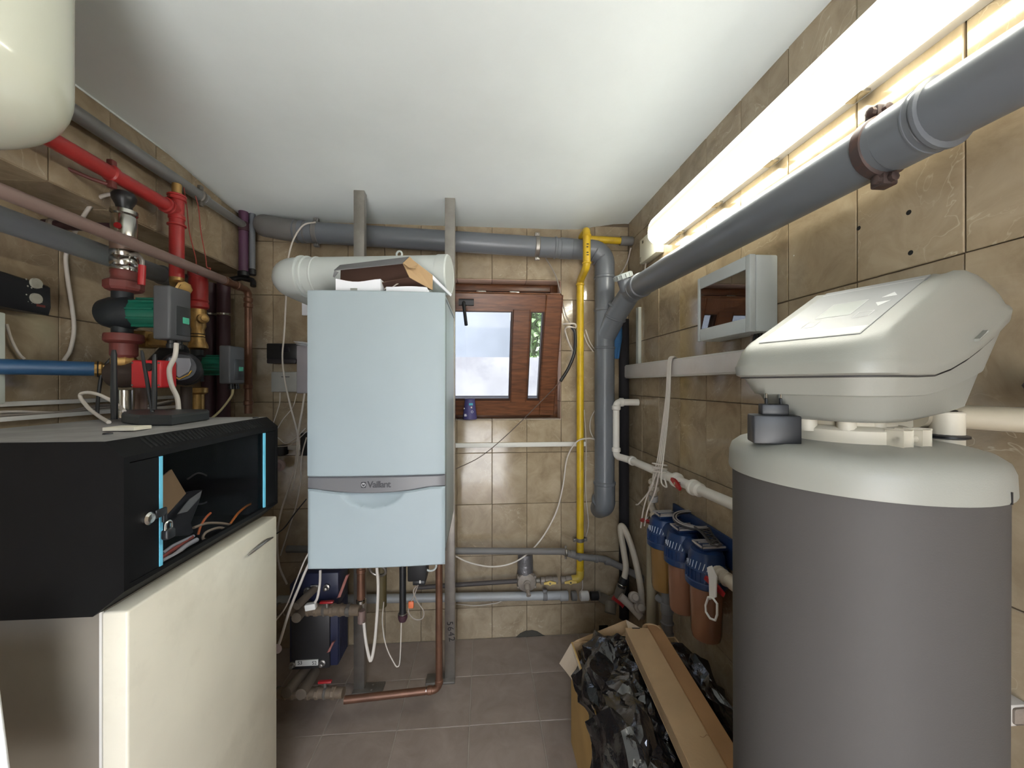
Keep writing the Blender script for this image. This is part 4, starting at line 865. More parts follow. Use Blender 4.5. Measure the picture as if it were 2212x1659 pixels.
bm = nb(); lathe(bm, [(.028, 0), (.028, .014), (.02, .018), (.02, .024), (.001, .025)], V((XA + .045, YBp - .032, zE - .05)), (.82, -.55, -.2), 8); mk('brass_cap', bm, BRASS, rp)
for i, (x0, x1) in enumerate(((397, 425), (422, 447))):
    cable('red_wire', ('left red hanging wire beside the red drop pipe', 'right red hanging wire ending in a twist')[i], [at(x0, 405 + 18 * i, X=-1.23), at(x0 + 7, 450, X=-1.23), at(x0 + 12, 500, X=-1.21), at(x1 - 3, 555, X=-1.18), at(x1, 577, X=-1.15), at(x1 + 8, 580, X=-1.14), at(x1 + 2, 590, X=-1.14)], .002, mat('red_wire', (150, 62, 50), .5), 'red wires hanging from the grey pipe')
# brown pipe in front, ending in the copper riser
bp_ = thing('brown_heating_pipe', 'brown painted pipe crossing in front of the pump valves', 'pipe', (-1.15, 1.5, H + .45))
zb1 = H + .462; ye = 1.985
bm = nb(); tube(bm, [V((-1.15, .3, zb1)), V((-1.15, 1.80, zb1))], .0185, 20); mk('tube', bm, BROWNP, bp_)
bm = nb(); tube(bm, [V((-1.15, 1.79, zb1)), V((-1.15, ye, zb1 - .002)), V((-1.15, ye, 1.32))], .0165, 18, .03); mk('copper_riser', bm, COPPER, bp_)
for y in (1.82, 1.90): bm = nb(); ring(bm, (-1.15, y, zb1), (0, 1, 0), .0165, .03, .004, 18); mk('solder_sleeve', bm, COPPER, bp_)
for py in (648, 660, 835, 870): bm = nb(); ring(bm, (-1.15, ye, zat(py, -1.15, ye)), (0, 0, 1), .0165, .025, .004, 18); mk('solder_sleeve', bm, COPPER, bp_)
# big blue grey pipe
XG = -1.315; bg = thing('blue_grey_header_pipe', 'thick blue grey header pipe under the soffit behind the valves', 'pipe', (XG, 1.3, H + .4)); zb_ = zat(513, XG, 1.282 * XG / -1.3)
bm = nb(); tube(bm, [V((XG, .3, zb_ + .004)), V((XG, 1.80, zb_ - .008))], .0345, 24); mk('tube', bm, BLUEGREY, bg)
bm = nb(); ring(bm, V((XG, 1.70, zb_ - .006)), (0, 1, 0), .034, .05, .005, 24); mk('socket', bm, BLUEGREY, bg)
bm = nb(); tube(bm, [V((XG, 1.76, zb_ - .008)), V((XA, 1.751, zb_ - .012))], .028, 20); mk('branch', bm, PVCD, bg)
# station A: valves
YA = 1.408; ZA = lambda py: zat(py, XA, YA)
def stack_lathe(name, prof_px, m, t, X, Y, n=20, shift=0.):
    """prof_px [(radius m, py)]"""
    p = sorted([(zat(py, X, Y), r) for r, py in prof_px]); z0 = p[0][0]
    bm = nb(); lathe(bm, [(r, z - z0) for z, r in p], (X, Y, z0), (0, 0, 1), n); return mk(name, bm, m, t)
va = thing('valve_column', 'vertical chrome and brown valve column with black air vent cap', 'valve', (XA, YA, ZA(632)))
stack_lathe('upper_valve', [(.030, 455), (.036, 456), (.036, 464), (.031, 467), (.033, 470), (.035, 495), (.033, 512)], CHROME, va, XA, YA)
stack_lathe('brown_body', [(.034, 512), (.036, 518), (.036, 542), (.034, 544)], mat('brown_body', (112, 88, 74), .5, .2), va, XA, YA)
stack_lathe('ball_valve', [(.033, 542), (.037, 544), (.037, 552), (.034, 556), (.037, 560), (.037, 572), (.034, 576), (.037, 580), (.036, 586)], CHROME, va, XA, YA, 24)
stack_lathe('coupling', [(.034, 586), (.036, 590), (.033, 598), (.034, 602), (.036, 606)], REDD, va, XA, YA)
stack_lathe('vent_cap', [(.020, 455), (.022, 445), (.026, 440), (.032, 432), (.033, 424), (.027, 417), (.008, 414)], BPLAST, va, XA, YA)
bm = nb(); tube(bm, [(XA + .03, YA - .01, ZA(552)), (XA + .06, YA - .02, ZA(552)), (XA + .075, YA - .02, ZA(566)), (XA + .072, YA - .02, ZA(615))], .0065, 10, .012); lv = mk('valve_lever', bm, STEEL, va)
bm = nb(); tube(bm, [(XA + .0745, YA - .02, ZA(576)), (XA + .072, YA - .02, ZA(618))], .0105, 12); mk('lever_grip', bm, REDH, lv)
bm = nb(); lathe(bm, [(.01, 0), (.01, .003), (.001, .004)], (XA + .012, YA - .036, ZA(496)), (.3, -.95, 0), 14); mk('red_dot', bm, REDH, va)
bm = nb(); tube(bm, [(XL + .001, YA + .02, ZA(486)), (XL + .06, YA + .02, ZA(486)), (XA - .03, YA, ZA(492))], [.019, .016, .014], 14); mk('purple_stub', bm, PURPLED, va)
bm = nb(); ring(bm, (XL + .03, YA + .02, ZA(486)), (1, 0, 0), .017, .02, .006, 14); mk('stub_nut', bm, DUSTY, va)

def pump(label, X, Y, zc_, s, boxx, boxy, boxz, name='circulator_pump', ydisp=None):
    t = thing(name, label, 'pump', (X, Y, zc_ - .06 * s), 'green and grey circulator pumps')
    bm = nb(); lathe(bm, [(.02 * s, -.07 * s), (.048 * s, -.062 * s), (.058 * s, -.03 * s), (.058 * s, .02 * s), (.05 * s, .04 * s), (.048 * s, .05 * s)], (X, Y, zc_), (1, 0, 0), 28); mk('pump_housing', bm, mat('pump_cast', (36, 40, 44), .5, .2), t)
    bm = nb(); cyl(bm, (X - .005, Y, zc_ - .085 * s), (X - .005, Y, zc_ + .085 * s), .03 * s, 18); mk('pump_pipe', bm, MATS['pump_cast'], t)
    bm = nb(); x1 = boxx[0] + .004; lathe(bm, [(.046 * s, 0), (.050 * s, .004), (.050 * s, x1 - X - .045 * s), (.046 * s, x1 - X - .04 * s)], (X + .042 * s, Y, zc_), (1, 0, 0), 26); mo = mk('motor', bm, GREEN, t)
    for k in range(5):
        aa = R(-60 + 35 * k); bm = nb(); p = V((0, -math.cos(aa), math.sin(aa))) * .0495 * s; obox(bm, V((X + .046 * s, Y, zc_)) + p + V((0, 0, -.003)), (x1 - X - .052 * s, 0, 0), p.normalized() * .005, (0, 0, .005)); mk('cooling_rib', bm, GREEN, mo)
    cbx = mk('control_box', box(nb(), (boxx[0], boxy[0], boxz[0]), (boxx[1], boxy[1], boxz[1]), .008 * s, 3), DGREY, t)
    h = boxz[1] - boxz[0]; wy = boxy[1] - boxy[0]
    dp = mk('display_panel', box(nb(), (boxx[1] - .002, boxy[0] + wy * .28, boxz[0] + h * .10), (boxx[1] + .0015, boxy[1] - wy * .08, boxz[0] + h * .66), .002), mat('panel_dark', (58, 60, 62), .35), cbx)
    t2 = mk('green_badge', box(nb(), (boxx[1] + .001, boxy[0] + wy * .56, boxz[0] + h * .34), (boxx[1] + .0025, boxy[0] + wy * .84, boxz[0] + h * .46), .002), mat('badge_green', (86, 190, 158), .4), cbx)
    for k in range(2):
        bm = nb(); cx0 = (boxx[0] + boxx[1]) / 2 + .006; cy0 = boxy[0] + wy * (.35 + .35 * k); lathe(bm, [(.011 * s, 0), (.011 * s, .014 * s), (.014 * s, .016 * s), (.014 * s, .03 * s), (.008 * s, .032 * s)], (cx0, cy0, boxz[0] + .002), (0, 0, -1), 12); mk('cable_gland', bm, BPLAST, cbx)
    return t
zpA = ZA(677)
pump('large green and grey circulator pump beside the chrome valve column', XA, YA, zpA, .95, (-1.088, -1.034), (1.355, 1.452), (zat(733, -1.06, 1.36), zat(616, -1.06, 1.36)))
stack_lathe('upper_flange', [(.028, 606), (.046, 607), (.052, 611), (.052, 624), (.046, 629), (.03, 632)], REDD, va, XA, YA, 8)
vb = thing('lower_flange_column', 'dusty red flange and pipe stub below the green pump', 'pipe fitting', (XA, YA, ZA(775)))
stack_lathe('lower_flange', [(.03, 720), (.050, 722), (.052, 726), (.052, 737), (.046, 741), (.036, 743)], REDD, vb, XA, YA, 28)
stack_lathe('stub', [(.036, 741), (.036, 768), (.030, 772), (.024, 790)], REDD, vb, XA, YA)
stack_lathe('brass_nut', [(.03, 772), (.034, 776), (.034, 786), (.03, 790)], BRASS, vb, XA, YA, 8)
# red pump and chrome pipe under it
rpz = zat(808, XA, YA)
rd = thing('red_faced_pump', 'red boxed circulator pump behind the router antennas', 'pump', (XA, YA, rpz - .05))
a, b = at(281, 838, Y=1.362), at(348, 778, Y=1.362)
fb = mk('terminal_box', box(nb(), (a.x, 1.362, a.z), (b.x, 1.43, b.z), .007, 3), mat('pump_red', (206, 46, 52), .4, var=.06), rd)
for sx in (.07, .93):
    for sz in (.1, .9): mk('screw', lathe(nb(), [(.003, 0), (.003, .002), (.001, .003)], (a.x + (b.x - a.x) * sx, 1.3625, a.z + (b.z - a.z) * sz), (0, -1, 0), 8), STEELD, fb)
mk('dial', lathe(nb(), [(.014, 0), (.013, .006), (.001, .007)], at(322, 793, Y=1.362), (0, -1, 0), 16), BPLAST, fb)
bm = nb(); lathe(bm, [(.03, -.05), (.044, -.04), (.047, -.01), (.044, .03), (.04, .075)], (XA + .0, YA + .01, rpz), (1, 0, 0), 22); mk('pump_housing', bm, mat('brown_cast', (62, 50, 44), .6, .1), rd)
t, _ = vpipe('chrome_riser', 'shiny chrome pipe rising behind the router', 271, 842, 905, YA + .02, .0225, CHROME)
t, _ = vpipe('brown_riser', 'brown pipe rising behind the red faced pump', 303, 835, 905, YA + .12, .02, BROWNP)
bv = thing('brass_check_valve', 'brass valve block between the two pumps', 'valve', at(312, 752, Y=1.50))
a, b = at(296, 752, Y=1.5), at(330, 716, Y=1.5); mk('valve_block', box(nb(), (a.x, 1.47, a.z), (b.x, 1.53, b.z), .008), BRASS, bv)
a2 = at(330, 748, Y=1.5); bm = nb(); cyl(bm, ((a.x + b.x) / 2 + .02, 1.5, (a.z + b.z) / 2), ((a.x + b.x) / 2 + .10, 1.5, (a.z + b.z) / 2 - .004), .026, 8, .004); mk('union', bm, BRASS, bv)
# dark pump with shield badge
dc = at(392, 796, Y=1.47); dd_ = V((.45, -.85, .1)).normalized()
dp_ = thing('dark_shield_pump', 'dark rounded circulator pump with grey shield badge', 'pump', dc + V((0, .05, -.07)))
bm = nb(); lathe(bm, [(.035, -.13), (.05, -.12), (.054, -.07), (.046, -.06), (.056, -.03), (.06, 0), (.058, .016), (.046, .03), (.001, .034)], dc, dd_, 30); mk('motor_head', bm, mat('dark_motor', (40, 40, 46), .4), dp_)
ux, uy = frame_for(dd_); uy = V((0, 0, 1)) - dd_ * dd_.z; uy.normalize(); ux = uy.cross(dd_)
sh = [(-.028, .032), (.028, .032), (.032, .01), (.026, -.016), (.0, -.036), (-.026, -.016), (-.032, .01)]
bm = nb(); prism(bm, [dc + dd_ * .030 + ux * x + uy * y for x, y in sh], dd_ * .007); sb_ = mk('shield_badge', bm, mat('badge_grey', (128, 128, 136), .4), dp_)
bm = nb(); tube(bm, [dc + dd_ * .037 + ux * x * 1.12 + uy * (y * 1.1 - .003) for x, y in ((-.03, -.008), (-.022, -.022), (0, -.036), (.022, -.022), (.03, -.008))], .0022, 8); mk('yellow_trim', bm, mat('badge_yellow', (196, 156, 62), .4), sb_)
bm = nb(); tube(bm, [at(335, 790, Y=1.56), at(362, 762, Y=1.55), at(392, 760, Y=1.53)], .03, 14); mk('dark_cowl', bm, BPLAST, dp_)
bm = nb(); cyl(bm, (XA + .09, 1.56, zat(835, XA + .09, 1.56)), (XA + .09, 1.56, 1.30), .018, 14); mk('outlet_pipe', bm, mat('brown_cast', ()), dp_)
cable('pump_lead_cable', 'beige lead with printed marks hanging from the grey pump box', [at(381, 742, Y=1.35), at(378, 770, Y=1.34), at(366, 797, Y=1.33), at(370, 830, Y=1.33), at(383, 860, Y=1.33), at(386, 890, Y=1.33)], .0072, CABW, n=10)
# station C
YCc = 1.751; ZCc = lambda py: zat(py, XA, YCc)
vc = thing('red_brass_column', 'red fitting over brass valve feeding the far green pump', 'valve', (XA, YCc, ZCc(750)))
stack_lathe('red_body', [(.02, 588), (.037, 590), (.037, 597), (.033, 600), (.035, 610), (.035, 646), (.038, 650), (.034, 653), (.038, 656), (.038, 664), (.03, 668)], REDP, vc, XA, YCc)
stack_lathe('brass_valve', [(.028, 668), (.03, 674), (.026, 690), (.028, 705), (.022, 712), (.024, 722), (.026, 735), (.034, 744), (.036, 748), (.036, 752), (.028, 754)], BRASS, vc, XA, YCc, 14)
bm = nb(); lathe(bm, [(.016, 0), (.020, .004), (.020, .03), (.012, .034), (.012, .04), (.001, .042)], (XA + .02, YCc - .01, ZCc(690)), (.75, -.65, 0), 14); mk('brass_knob', bm, BRASS, vc)
for py in (722, 728): bm = nb(); torus(bm, (XA, YCc, ZCc(py)), (0, 0, 1), .027, .0016, 18, 6); mk('black_tie', bm, CABB, vc)
pump('smaller far green and grey circulator pump near the back corner', XA, YCc, ZCc(790), .80, (-1.104, -1.058), (1.70, 1.80), (zat(829, -1.08, 1.70), zat(746, -1.08, 1.70)))
stack_lathe('lower_brass', [(.022, 836), (.034, 838), (.034, 848), (.022, 852), (.022, 895)], BRASS, vc, XA, YCc, 12)
cable('yellow_lead_cable', 'pale yellow lead dropping from the far pump box', [at(503, 838, Y=1.74), at(500, 855, Y=1.74), at(478, 885, Y=1.72), at(458, 903, Y=1.70)], .0045, mat('pale_yellow', (186, 172, 128), .5))
# purple risers in the corner
for px, yy, lab in ((526, 2.12, 'purple vertical pipe at the left end of the ceiling drain'),): vpipe('purple_riser', lab, px, 446, 592, yy, .0225, PURPLE, parts=(('dark_sleeve', 490, .05, .004, PURPLED), ('dark_sleeve', 592, .03, .005, BPLAST)))
vpipe('thin_grey_riser', 'thin grey vertical pipe beside the purple pipe', 545, 452, 590, 2.14, .0145, PVC, parts=(('black_nut', 588, .035, .004, BPLAST),))
bm = nb(); tube(bm, [at(498, 604, Y=2.14), at(522, 600, Y=2.14), at(547, 606, Y=2.14), at(547, 618, Y=2.13)], .014, 12, .02); tag(mk('black_elbow_fitting', bm, BPLAST, None), 'black elbow fittings below the purple and grey pipes', 'pipe fitting')
for i, px in enumerate((452, 483)): vpipe('dark_purple_riser', ('dark purple vertical pipe left of its twin in the back corner', 'dark purple vertical pipe right of its twin in the back corner')[i], px, 612, 905, 2.1, .034 if i == 0 else .030, PURPLED, parts=(('chrome_clamp', 679, .014, .003, CHROME),), group='dark purple pipes in the back corner')
# controller on the left wall
XW = XL + .002
ctl = thing('black_wall_controller', 'black plastic controller with two grey knobs on the left wall', 'controller', (XW, 1.2, H + .23))
z0, z1 = H + .222, H + .352; rows = []; bm = nb()
for k in range(9):
    u = k / 8; y = .93 + u * .455; zt1 = z1 - .028 * u ** 2; rows.append([V((XW, y, z0 + .01)), V((XW + .055, y, z0 + .022 * (1 - u) + .004)), V((XW + .062, y, z0 + .03)), V((XW + .06, y, zt1 - .006)), V((XW + .052, y, zt1)), V((XW, y, zt1))])
loft(bm, rows); body = mk('controller_case', bm, BPLAST, ctl, 30)
KN = mat('dusty_knob', (150, 148, 136), .7, var=.15, scale=30)
for py in (612, 645):
    c0 = at(77, py, X=XW + .062); bm = nb(); lathe(bm, [(.017, 0), (.016, .006), (.001, .0065)], c0 + V((-.001, 0, 0)), (1, 0, 0), 18); mk('knob', bm, KN, body)
    for dy, dz in ((-.02, -.02), (-.01, -.024), (.018, -.012), (-.024, .01)): mk('dust_spot', lathe(nb(), [(.0028, 0), (.001, .001)], c0 + V((-.001, dy, dz * .7)), (1, 0, 0), 8), KN, body)
c0 = at(88, 661, X=XW + .062); mk('red_mark', box(nb(), c0 + V((-.003, -.012, -.003)), c0 + V((.0015, .012, .004))), REDD, body, 0)
bm = nb(); box(bm, (XW, 1.0, H - .06), (XW + .05, at(13, 780, X=XW + .05).y, H + .215), .004); tag(mk('white_wall_trunk', bm, mat('pale_mint', (200, 206, 196), .5), None), 'white vertical trunking below the black wall controller', 'trunking')
# blue pipe
bl = thing('blue_water_pipe', 'blue plastic pipe ending in brass nut at the left', 'pipe', at(100, 795, Y=1.33))
p0, p1 = V((-1.48, 1.22, zat(790, -1.48, 1.22))), at(206, 797, Y=1.385)
bm = nb(); tube(bm, [p0, p1], .0235, 22); mk('tube', bm, BLUEP, bl)
d_ = (p1 - p0).normalized(); bm = nb(); lathe(bm, [(.022, 0), (.025, .003), (.025, .018), (.02, .022), (.02, .034), (.014, .038), (.014, .07)], p1 - d_ * .004, d_, 10); mk('brass_nut', bm, BRASS, bl)
bm = nb(); torus(bm, p1 + d_ * .006, d_, .0255, .002, 20, 6); mk('wire_tie', bm, CABB, bl)
# cables along the left wall
cable('vent_cable', 'pale cable arching from the black vent cap behind the pipes', [at(252, 419, X=-1.25), at(235, 420, X=-1.26), at(210, 430, X=-1.30), at(185, 460, X=-1.36), at(160, 505, X=-1.42), at(143, 550, X=XL + .01), at(146, 600, X=XL + .01), at(155, 660, X=XL + .01), at(160, 710, X=XL + .01), at(152, 755, X=XL + .01), at(138, 779, X=XL + .01)], .0062, CABW, n=10)
cable('wall_loop_cable', 'pale cable sagging from the white trunk to the blue pipe', [at(14, 700, X=XL + .02), at(25, 735, X=XL + .02), at(42, 765, X=XL + .02), at(52, 775, X=XL + .02)], .004, CABW)
tt = thing('open_cable_tray', 'white open cable tray along the left wall below the blue pipe', 'cable tray', (XL, 1.3, 1.36))
bm = nb(); box(bm, (XW, .8, 1.352), (XW + .055, 1.95, 1.358), .001); box(bm, (XW + .05, .8, 1.352), (XW + .056, 1.95, 1.366), .001); mk('tray_base', bm, WPLAST, tt)
bm = nb(); box(bm, (XW, .8, 1.395), (XW + .02, 1.95, 1.41), .001); mk('tray_lip', bm, WPLAST, tt)
for k in range(5):
    rng = random.Random(k); bm = nb(); tube(bm, catmull([V((XW + .012 + .008 * k, .8 + .16 * j, 1.366 + rng.uniform(0, .024) * (j % 2))) for j in range(8)], 5), .0042, 8)
    tag(mk('tray_cable', bm, CABW if k % 2 else CABG, None, 60), ('pale', 'grey', 'bent pale', 'thin grey', 'frontmost grey')[k] + ' cable lying in the white open tray', 'cable', 'cables in the open tray')

# ------------------------------------------------------------------ network cabinet on its stand
RX0, RX1, RY0, RY1, RZ0, RZ1 = -1.185, -.683, .788, 1.34, 1.023, 1.355
rk = thing('network_cabinet', 'black steel network cabinet with glass door and light blue strips', 'cabinet', ((RX0 + RX1) / 2, (RY0 + RY1) / 2, RZ0))
rows = []; bm = nb()
# shell: top, bottom, back and end walls with chamfered front edges
ch = .035
def end_poly(y): return [V((RX0, y, RZ0)), V((RX1 - .055, y, RZ0)), V((RX1, y, RZ0 + .045)), V((RX1, y, RZ1 - .03)), V((RX1 - .035, y, RZ1)), V((RX0, y, RZ1))]
prism(bm, end_poly(RY0), (0, .012, 0)); mk('near_end', bm, BLACK, rk, 20)
bm = nb(); prism(bm, end_poly(RY1 - .012), (0, .012, 0)); mk('far_end', bm, BLACK, rk, 20)
bm = nb(); prism(bm, [V((RX0, RY0 + .012, RZ1 - .012)), V((RX1 - .04, RY0 + .012, RZ1 - .012)), V((RX1 - .01, RY0 + .012, RZ1 - .042)), V((RX1, RY0 + .012, RZ1 - .042)), V((RX1, RY0 + .012, RZ1 - .03)), V((RX1 - .035, RY0 + .012, RZ1)), V((RX0, RY0 + .012, RZ1))], (0, RY1 - RY0 - .024, 0)); tp = mk('top_shell', bm, BLACK, rk, 20)
mk('dusty_top', box(nb(), (RX0 + .004, RY0 + .004, RZ1 - .001), (RX1 - .036, RY1 - .004, RZ1 + .0006)), BLACKT, rk, 0)
bm = nb(); prism(bm, [V((RX0, RY0 + .012, RZ0)), V((RX1 - .055, RY0 + .012, RZ0)), V((RX1, RY0 + .012, RZ0 + .045)), V((RX1, RY0 + .012, RZ0 + .055)), V((RX1 - .01, RY0 + .012, RZ0 + .055)), V((RX1 - .06, RY0 + .012, RZ0 + .012)), V((RX0, RY0 + .012, RZ0 + .012))], (0, RY1 - RY0 - .024, 0)); mk('bottom_shell', bm, BLACK, rk, 20)
mk('back_wall', box(nb(), (RX0, RY0 + .012, RZ0 + .012), (RX0 + .008, RY1 - .012, RZ1 - .012)), BLACK, rk, 0)
for k in range(34):
    y = RY0 + .07 + k * .0125; bm = nb(); obox(bm, V((RX1 - .031, y, RZ1 - .004)), (0, .005, 0), (.022, 0, -.019), (.0012, 0, .0014)); mk('vent_slot', bm, mat('slot_black', (6, 6, 7), .8), tp, 0)
yg0, yg1 = at(348, 1050, X=RX1).y, at(572, 1000, X=RX1).y
dz0, dz1 = RZ0 + .055, RZ1 - .044
SM = glass_mat('smoked_glass', (.86, .86, .88, 1), .02, .0, .12)
for y0_, y1_ in ((RY0 + .012, yg0), (yg1, RY1 - .012)): mk('door_stile', box(nb(), (RX1 - .012, y0_, dz0), (RX1 - .001, y1_, dz1), .001), BLACK, rk, 20)
mk('door_glass', box(nb(), (RX1 - .009, yg0, dz0), (RX1 - .005, yg1, dz1)), SM, rk, 0)
SKYB = mat('light_blue_strip', (108, 196, 226), .4, var=.03)
for y in (yg0, yg1): mk('blue_strip', box(nb(), (RX1 - .004, y - .004, dz0), (RX1 + .0005, y + .004, dz1)), SKYB, rk, 0)
lc = at(317, 1120, X=RX1); bm = nb(); lathe(bm, [(.013, -.004), (.013, .006), (.009, .01), (.001, .011)], lc, (1, 0, 0), 20); lk = mk('lock_barrel', bm, CHROME, rk)
bm = nb(); box(bm, lc + V((.004, .012, -.006)), lc + V((.01, .04, .012)), .003); box(bm, lc + V((.004, .03, -.02)), lc + V((.01, .04, .0)), .002); mk('hasp', bm, BPLAST, lk)
pdl = thing('padlock', 'small black padlock with chrome shackle on the network cabinet', 'padlock', lc + V((.012, .036, -.055)))
pc = lc + V((.014, .036, -.036)); mk('padlock_body', box(nb(), pc + V((-.008, -.012, -.02)), pc + V((.008, .012, .002)), .005, 3), BPLAST, pdl)
bm = nb(); tube(bm, [pc + V((0, -.008, -.002)), pc + V((0, -.008, .018)), pc + V((0, .008, .018)), pc + V((0, .008, -.002))], .0025, 10, .008); mk('shackle', bm, CHROME, pdl)
for y in (RY0 + .03, RY1 - .03): mk('rail', box(nb(), (RX1 - .06, y - .012, RZ0 + .03), (RX1 - .04, y + .012, RZ1 - .03)), BLACK, rk, 0)
mk('inner_shelf', box(nb(), (RX0 + .02, RY0 + .05, RZ0 + .20), (RX0 + .06, RY1 - .05, RZ0 + .215)), DGREY, rk, 0)
mk('scuff', box(nb(), (RX1 - .45, RY0 - .0008, RZ0 + .06), (RX1 - .29, RY0 + .0005, RZ0 + .13), 0), mat('worn_label', (170, 168, 150), .6), rk, 0)
for c0 in (at(233, 938, Z=RZ1 + .001), at(552, 903, Z=RZ1 + .001)): mk('rubber_plug', lathe(nb(), [(.009, 0), (.008, .003), (.001, .004)], c0, (0, 0, 1), 14), BPLAST, rk)
# things inside the cabinet
bm = nb(); p = [at(352, 1030, X=-.80), at(371, 1014, X=-.82), at(402, 1066, X=-.82), at(352, 1122, X=-.80)]
mk_ = tag(mk('cardboard_piece', plate(nb(), [at(345, 1035, X=-.78), at(371, 1014, X=-.80), at(402, 1066, X=-.80), at(350, 1124, X=-.78)], .004), CARD, None, 0), 'pointed cardboard piece behind the glass of network cabinet', 'cardboard')
bm.free()
md = thing('grey_modem', 'dark grey device standing tilted inside the network cabinet', 'modem', (-.86, .98, RZ0 + .013))
bm = nb(); plate(bm, [at(352, 1160, X=-.80), at(355, 1120, X=-.80), at(408, 1064, X=-.84), at(437, 1058, X=-.86), at(430, 1085, X=-.86), at(412, 1130, X=-.84), at(420, 1155, X=-.84)], .02); mk('modem_case', bm, mat('modem_grey', (66, 66, 70), .4), md, 20)
mk('modem_face', plate(nb(), [at(385, 1110, X=-.775), at(410, 1078, X=-.79), at(436, 1060, X=-.80), at(432, 1075, X=-.80), at(405, 1105, X=-.785)], .003), mat('modem_pale', (150, 152, 152), .5), md, 0)
cwr = [('orange patch cable arching inside the network cabinet', [(497, 1132), (515, 1108), (535, 1092), (552, 1087), (560, 1098)], .0035, (222, 122, 38)), ('short orange patch cable curving up inside the cabinet', [(428, 1155), (434, 1135), (445, 1118), (455, 1108)], .003, (214, 108, 44)),
       ('beige cable coil lying in the cabinet', [(418, 1140), (450, 1130), (490, 1132), (500, 1140), (470, 1158), (440, 1165), (445, 1150), (475, 1140), (495, 1150), (460, 1170)], .0035, (176, 156, 132)),
       ('red and white bundled cable in the cabinet corner', [(348, 1205), (370, 1190), (395, 1172), (415, 1160)], .005, (170, 84, 70)), ('white ribbon cable along the cabinet floor', [(348, 1212), (375, 1200), (400, 1180), (425, 1166)], .006, (206, 206, 208)), ('second white cable beside the ribbon cable', [(352, 1195), (372, 1180), (392, 1170), (418, 1158)], .004, (190, 190, 196)),
       ('dark ring cable on the cabinet back', [(405, 1035), (430, 1022), (455, 1035), (462, 1062), (445, 1085), (420, 1090)], .0025, (90, 84, 80))]
for lab, pts, r, col in cwr:
    xx = -.76 if 'dark ring' not in lab else -.9
    cable('patch_cable', lab, [at(*q, X=xx) for q in pts], r, mat('patch_%d_%d' % col[:2], col, .45))
# router on top
zt = RZ1 + .0008
ro = thing('wifi_router', 'black wifi router with upright antennas on the network cabinet', 'router', at(360, 912, Z=zt))
q = [at(262, 905, Z=zt), at(258, 912, Z=zt), at(330, 917, Z=zt), at(452, 901, Z=zt), at(448, 893, Z=zt + .0)]
f0, f1, f2 = at(270, 914, Z=zt), at(395, 914, Z=zt), at(452, 902, Z=zt)
bk0, bk1 = at(270, 899, Z=zt), at(448, 896, Z=zt)
bm = nb(); pol = [at(262, 911, Z=zt + .004), at(300, 917, Z=zt + .004), at(372, 917, Z=zt + .004), at(452, 905, Z=zt + .004), at(452, 900, Z=zt + .004), at(300, 899, Z=zt + .004), at(265, 903, Z=zt + .004)]
cen = sum((V(p) for p in pol), V()) / len(pol); rows = []
for s, dz in ((.94, 0), (1, .004), (1, .022), (.95, .028)): rows.append([cen + (V(p) - cen) * s + V((0, 0, dz - .004)) for p in pol])
loft(bm, rows); mk('router_case', bm, mat('router_black', (46, 50, 52), .45), ro, 25)
for (x0, y0), (x1, y1), w_ in (((247, 906), (246, 756), .0085), ((330, 893), (306, 757), .0055), ((333, 885), (334, 765), .007)):
    c0 = at(x0, y0, D=at(x0, y0, Z=zt + .012).length * 0 + dep(cen.x, cen.y) - .01); c1 = at(x1, y1, D=dep(cen.x, cen.y)); bm = nb(); tube(bm, [c0, c0 + (c1 - c0) * .3, c1 - (c1 - c0) * .06, c1], [w_ * .9, w_, w_ * .8, w_ * .55], 10); mk('antenna', bm, BPLAST, ro)
bm = nb(); plate(bm, [at(223, 929, Z=zt), at(258, 921, Z=zt), at(300, 920, Z=zt), at(304, 923, Z=zt), at(270, 927, Z=zt)], .002); box(bm, at(262, 926, Z=zt + .002), at(290, 923, Z=zt + .010), .001)
tag(mk('crumpled_wipe', bm, mat('wipe', (214, 208, 190), .8), None, 0), 'small crumpled cream wipe on the network cabinet', 'wipe')
cable('router_cable', 'white cable looping from the router to the cabinet top', [at(268, 888, Z=RZ1 + .03), at(250, 872, D=1.2), at(215, 853, D=1.2), at(185, 848, D=1.2), at(173, 856, D=1.2), at(190, 880, D=1.18), at(215, 900, D=1.14), at(235, 912, Z=zt + .004)], .0052, CABW, n=10)
cable('black_lead', 'black lead hanging behind the router antennas', [at(240, 775, Y=1.40), at(222, 800, Y=1.39), at(213, 850, Y=1.38), at(210, 895, Y=1.37)], .005, CABB)

# stand below: cream cabinet
SZ1 = RZ0 - .001; SX1_ = -.690; SYa, SYb = .806, 1.345
sd_ = thing('cream_cabinet', 'cream enamelled floor cabinet under the black network cabinet', 'cabinet', ((RX0 + SX1_) / 2, (SYa + SYb) / 2, 0))
mk('cabinet_body', box(nb(), (RX0, SYa, .0), (SX1_ - .05, SYb, SZ1), .004), SHADESIDE, sd_)
mk('front_panel', box(nb(), (SX1_ - .048, SYa - .002, .012), (SX1_, SYb + .004, SZ1), .005, 3), CREAM, sd_)
mk('edge_strip', box(nb(), (SX1_ - .0525, SYa - .001, .01), (SX1_ - .0478, SYa + .003, SZ1)), WPLAST, sd_, 0)
mk('kick_plinth', box(nb(), (RX0 + .03, SYa + .02, -.001), (SX1_ - .06, SYb - .02, .012)), DGREY, sd_, 0)
bm = nb(); pts = [at(536, 1199, X=SX1_ + .012), at(552, 1186, X=SX1_ + .02), at(572, 1170, X=SX1_ + .02), at(589, 1161, X=SX1_ + .006)]
tube(bm, catmull(pts, 5), [.002, .003, .0035, .004, .0045, .005, .0055, .006, .006, .006, .006, .0055, .005, .004, .003, .0025], 10); mk('curved_grip', bm, STEEL, sd_)
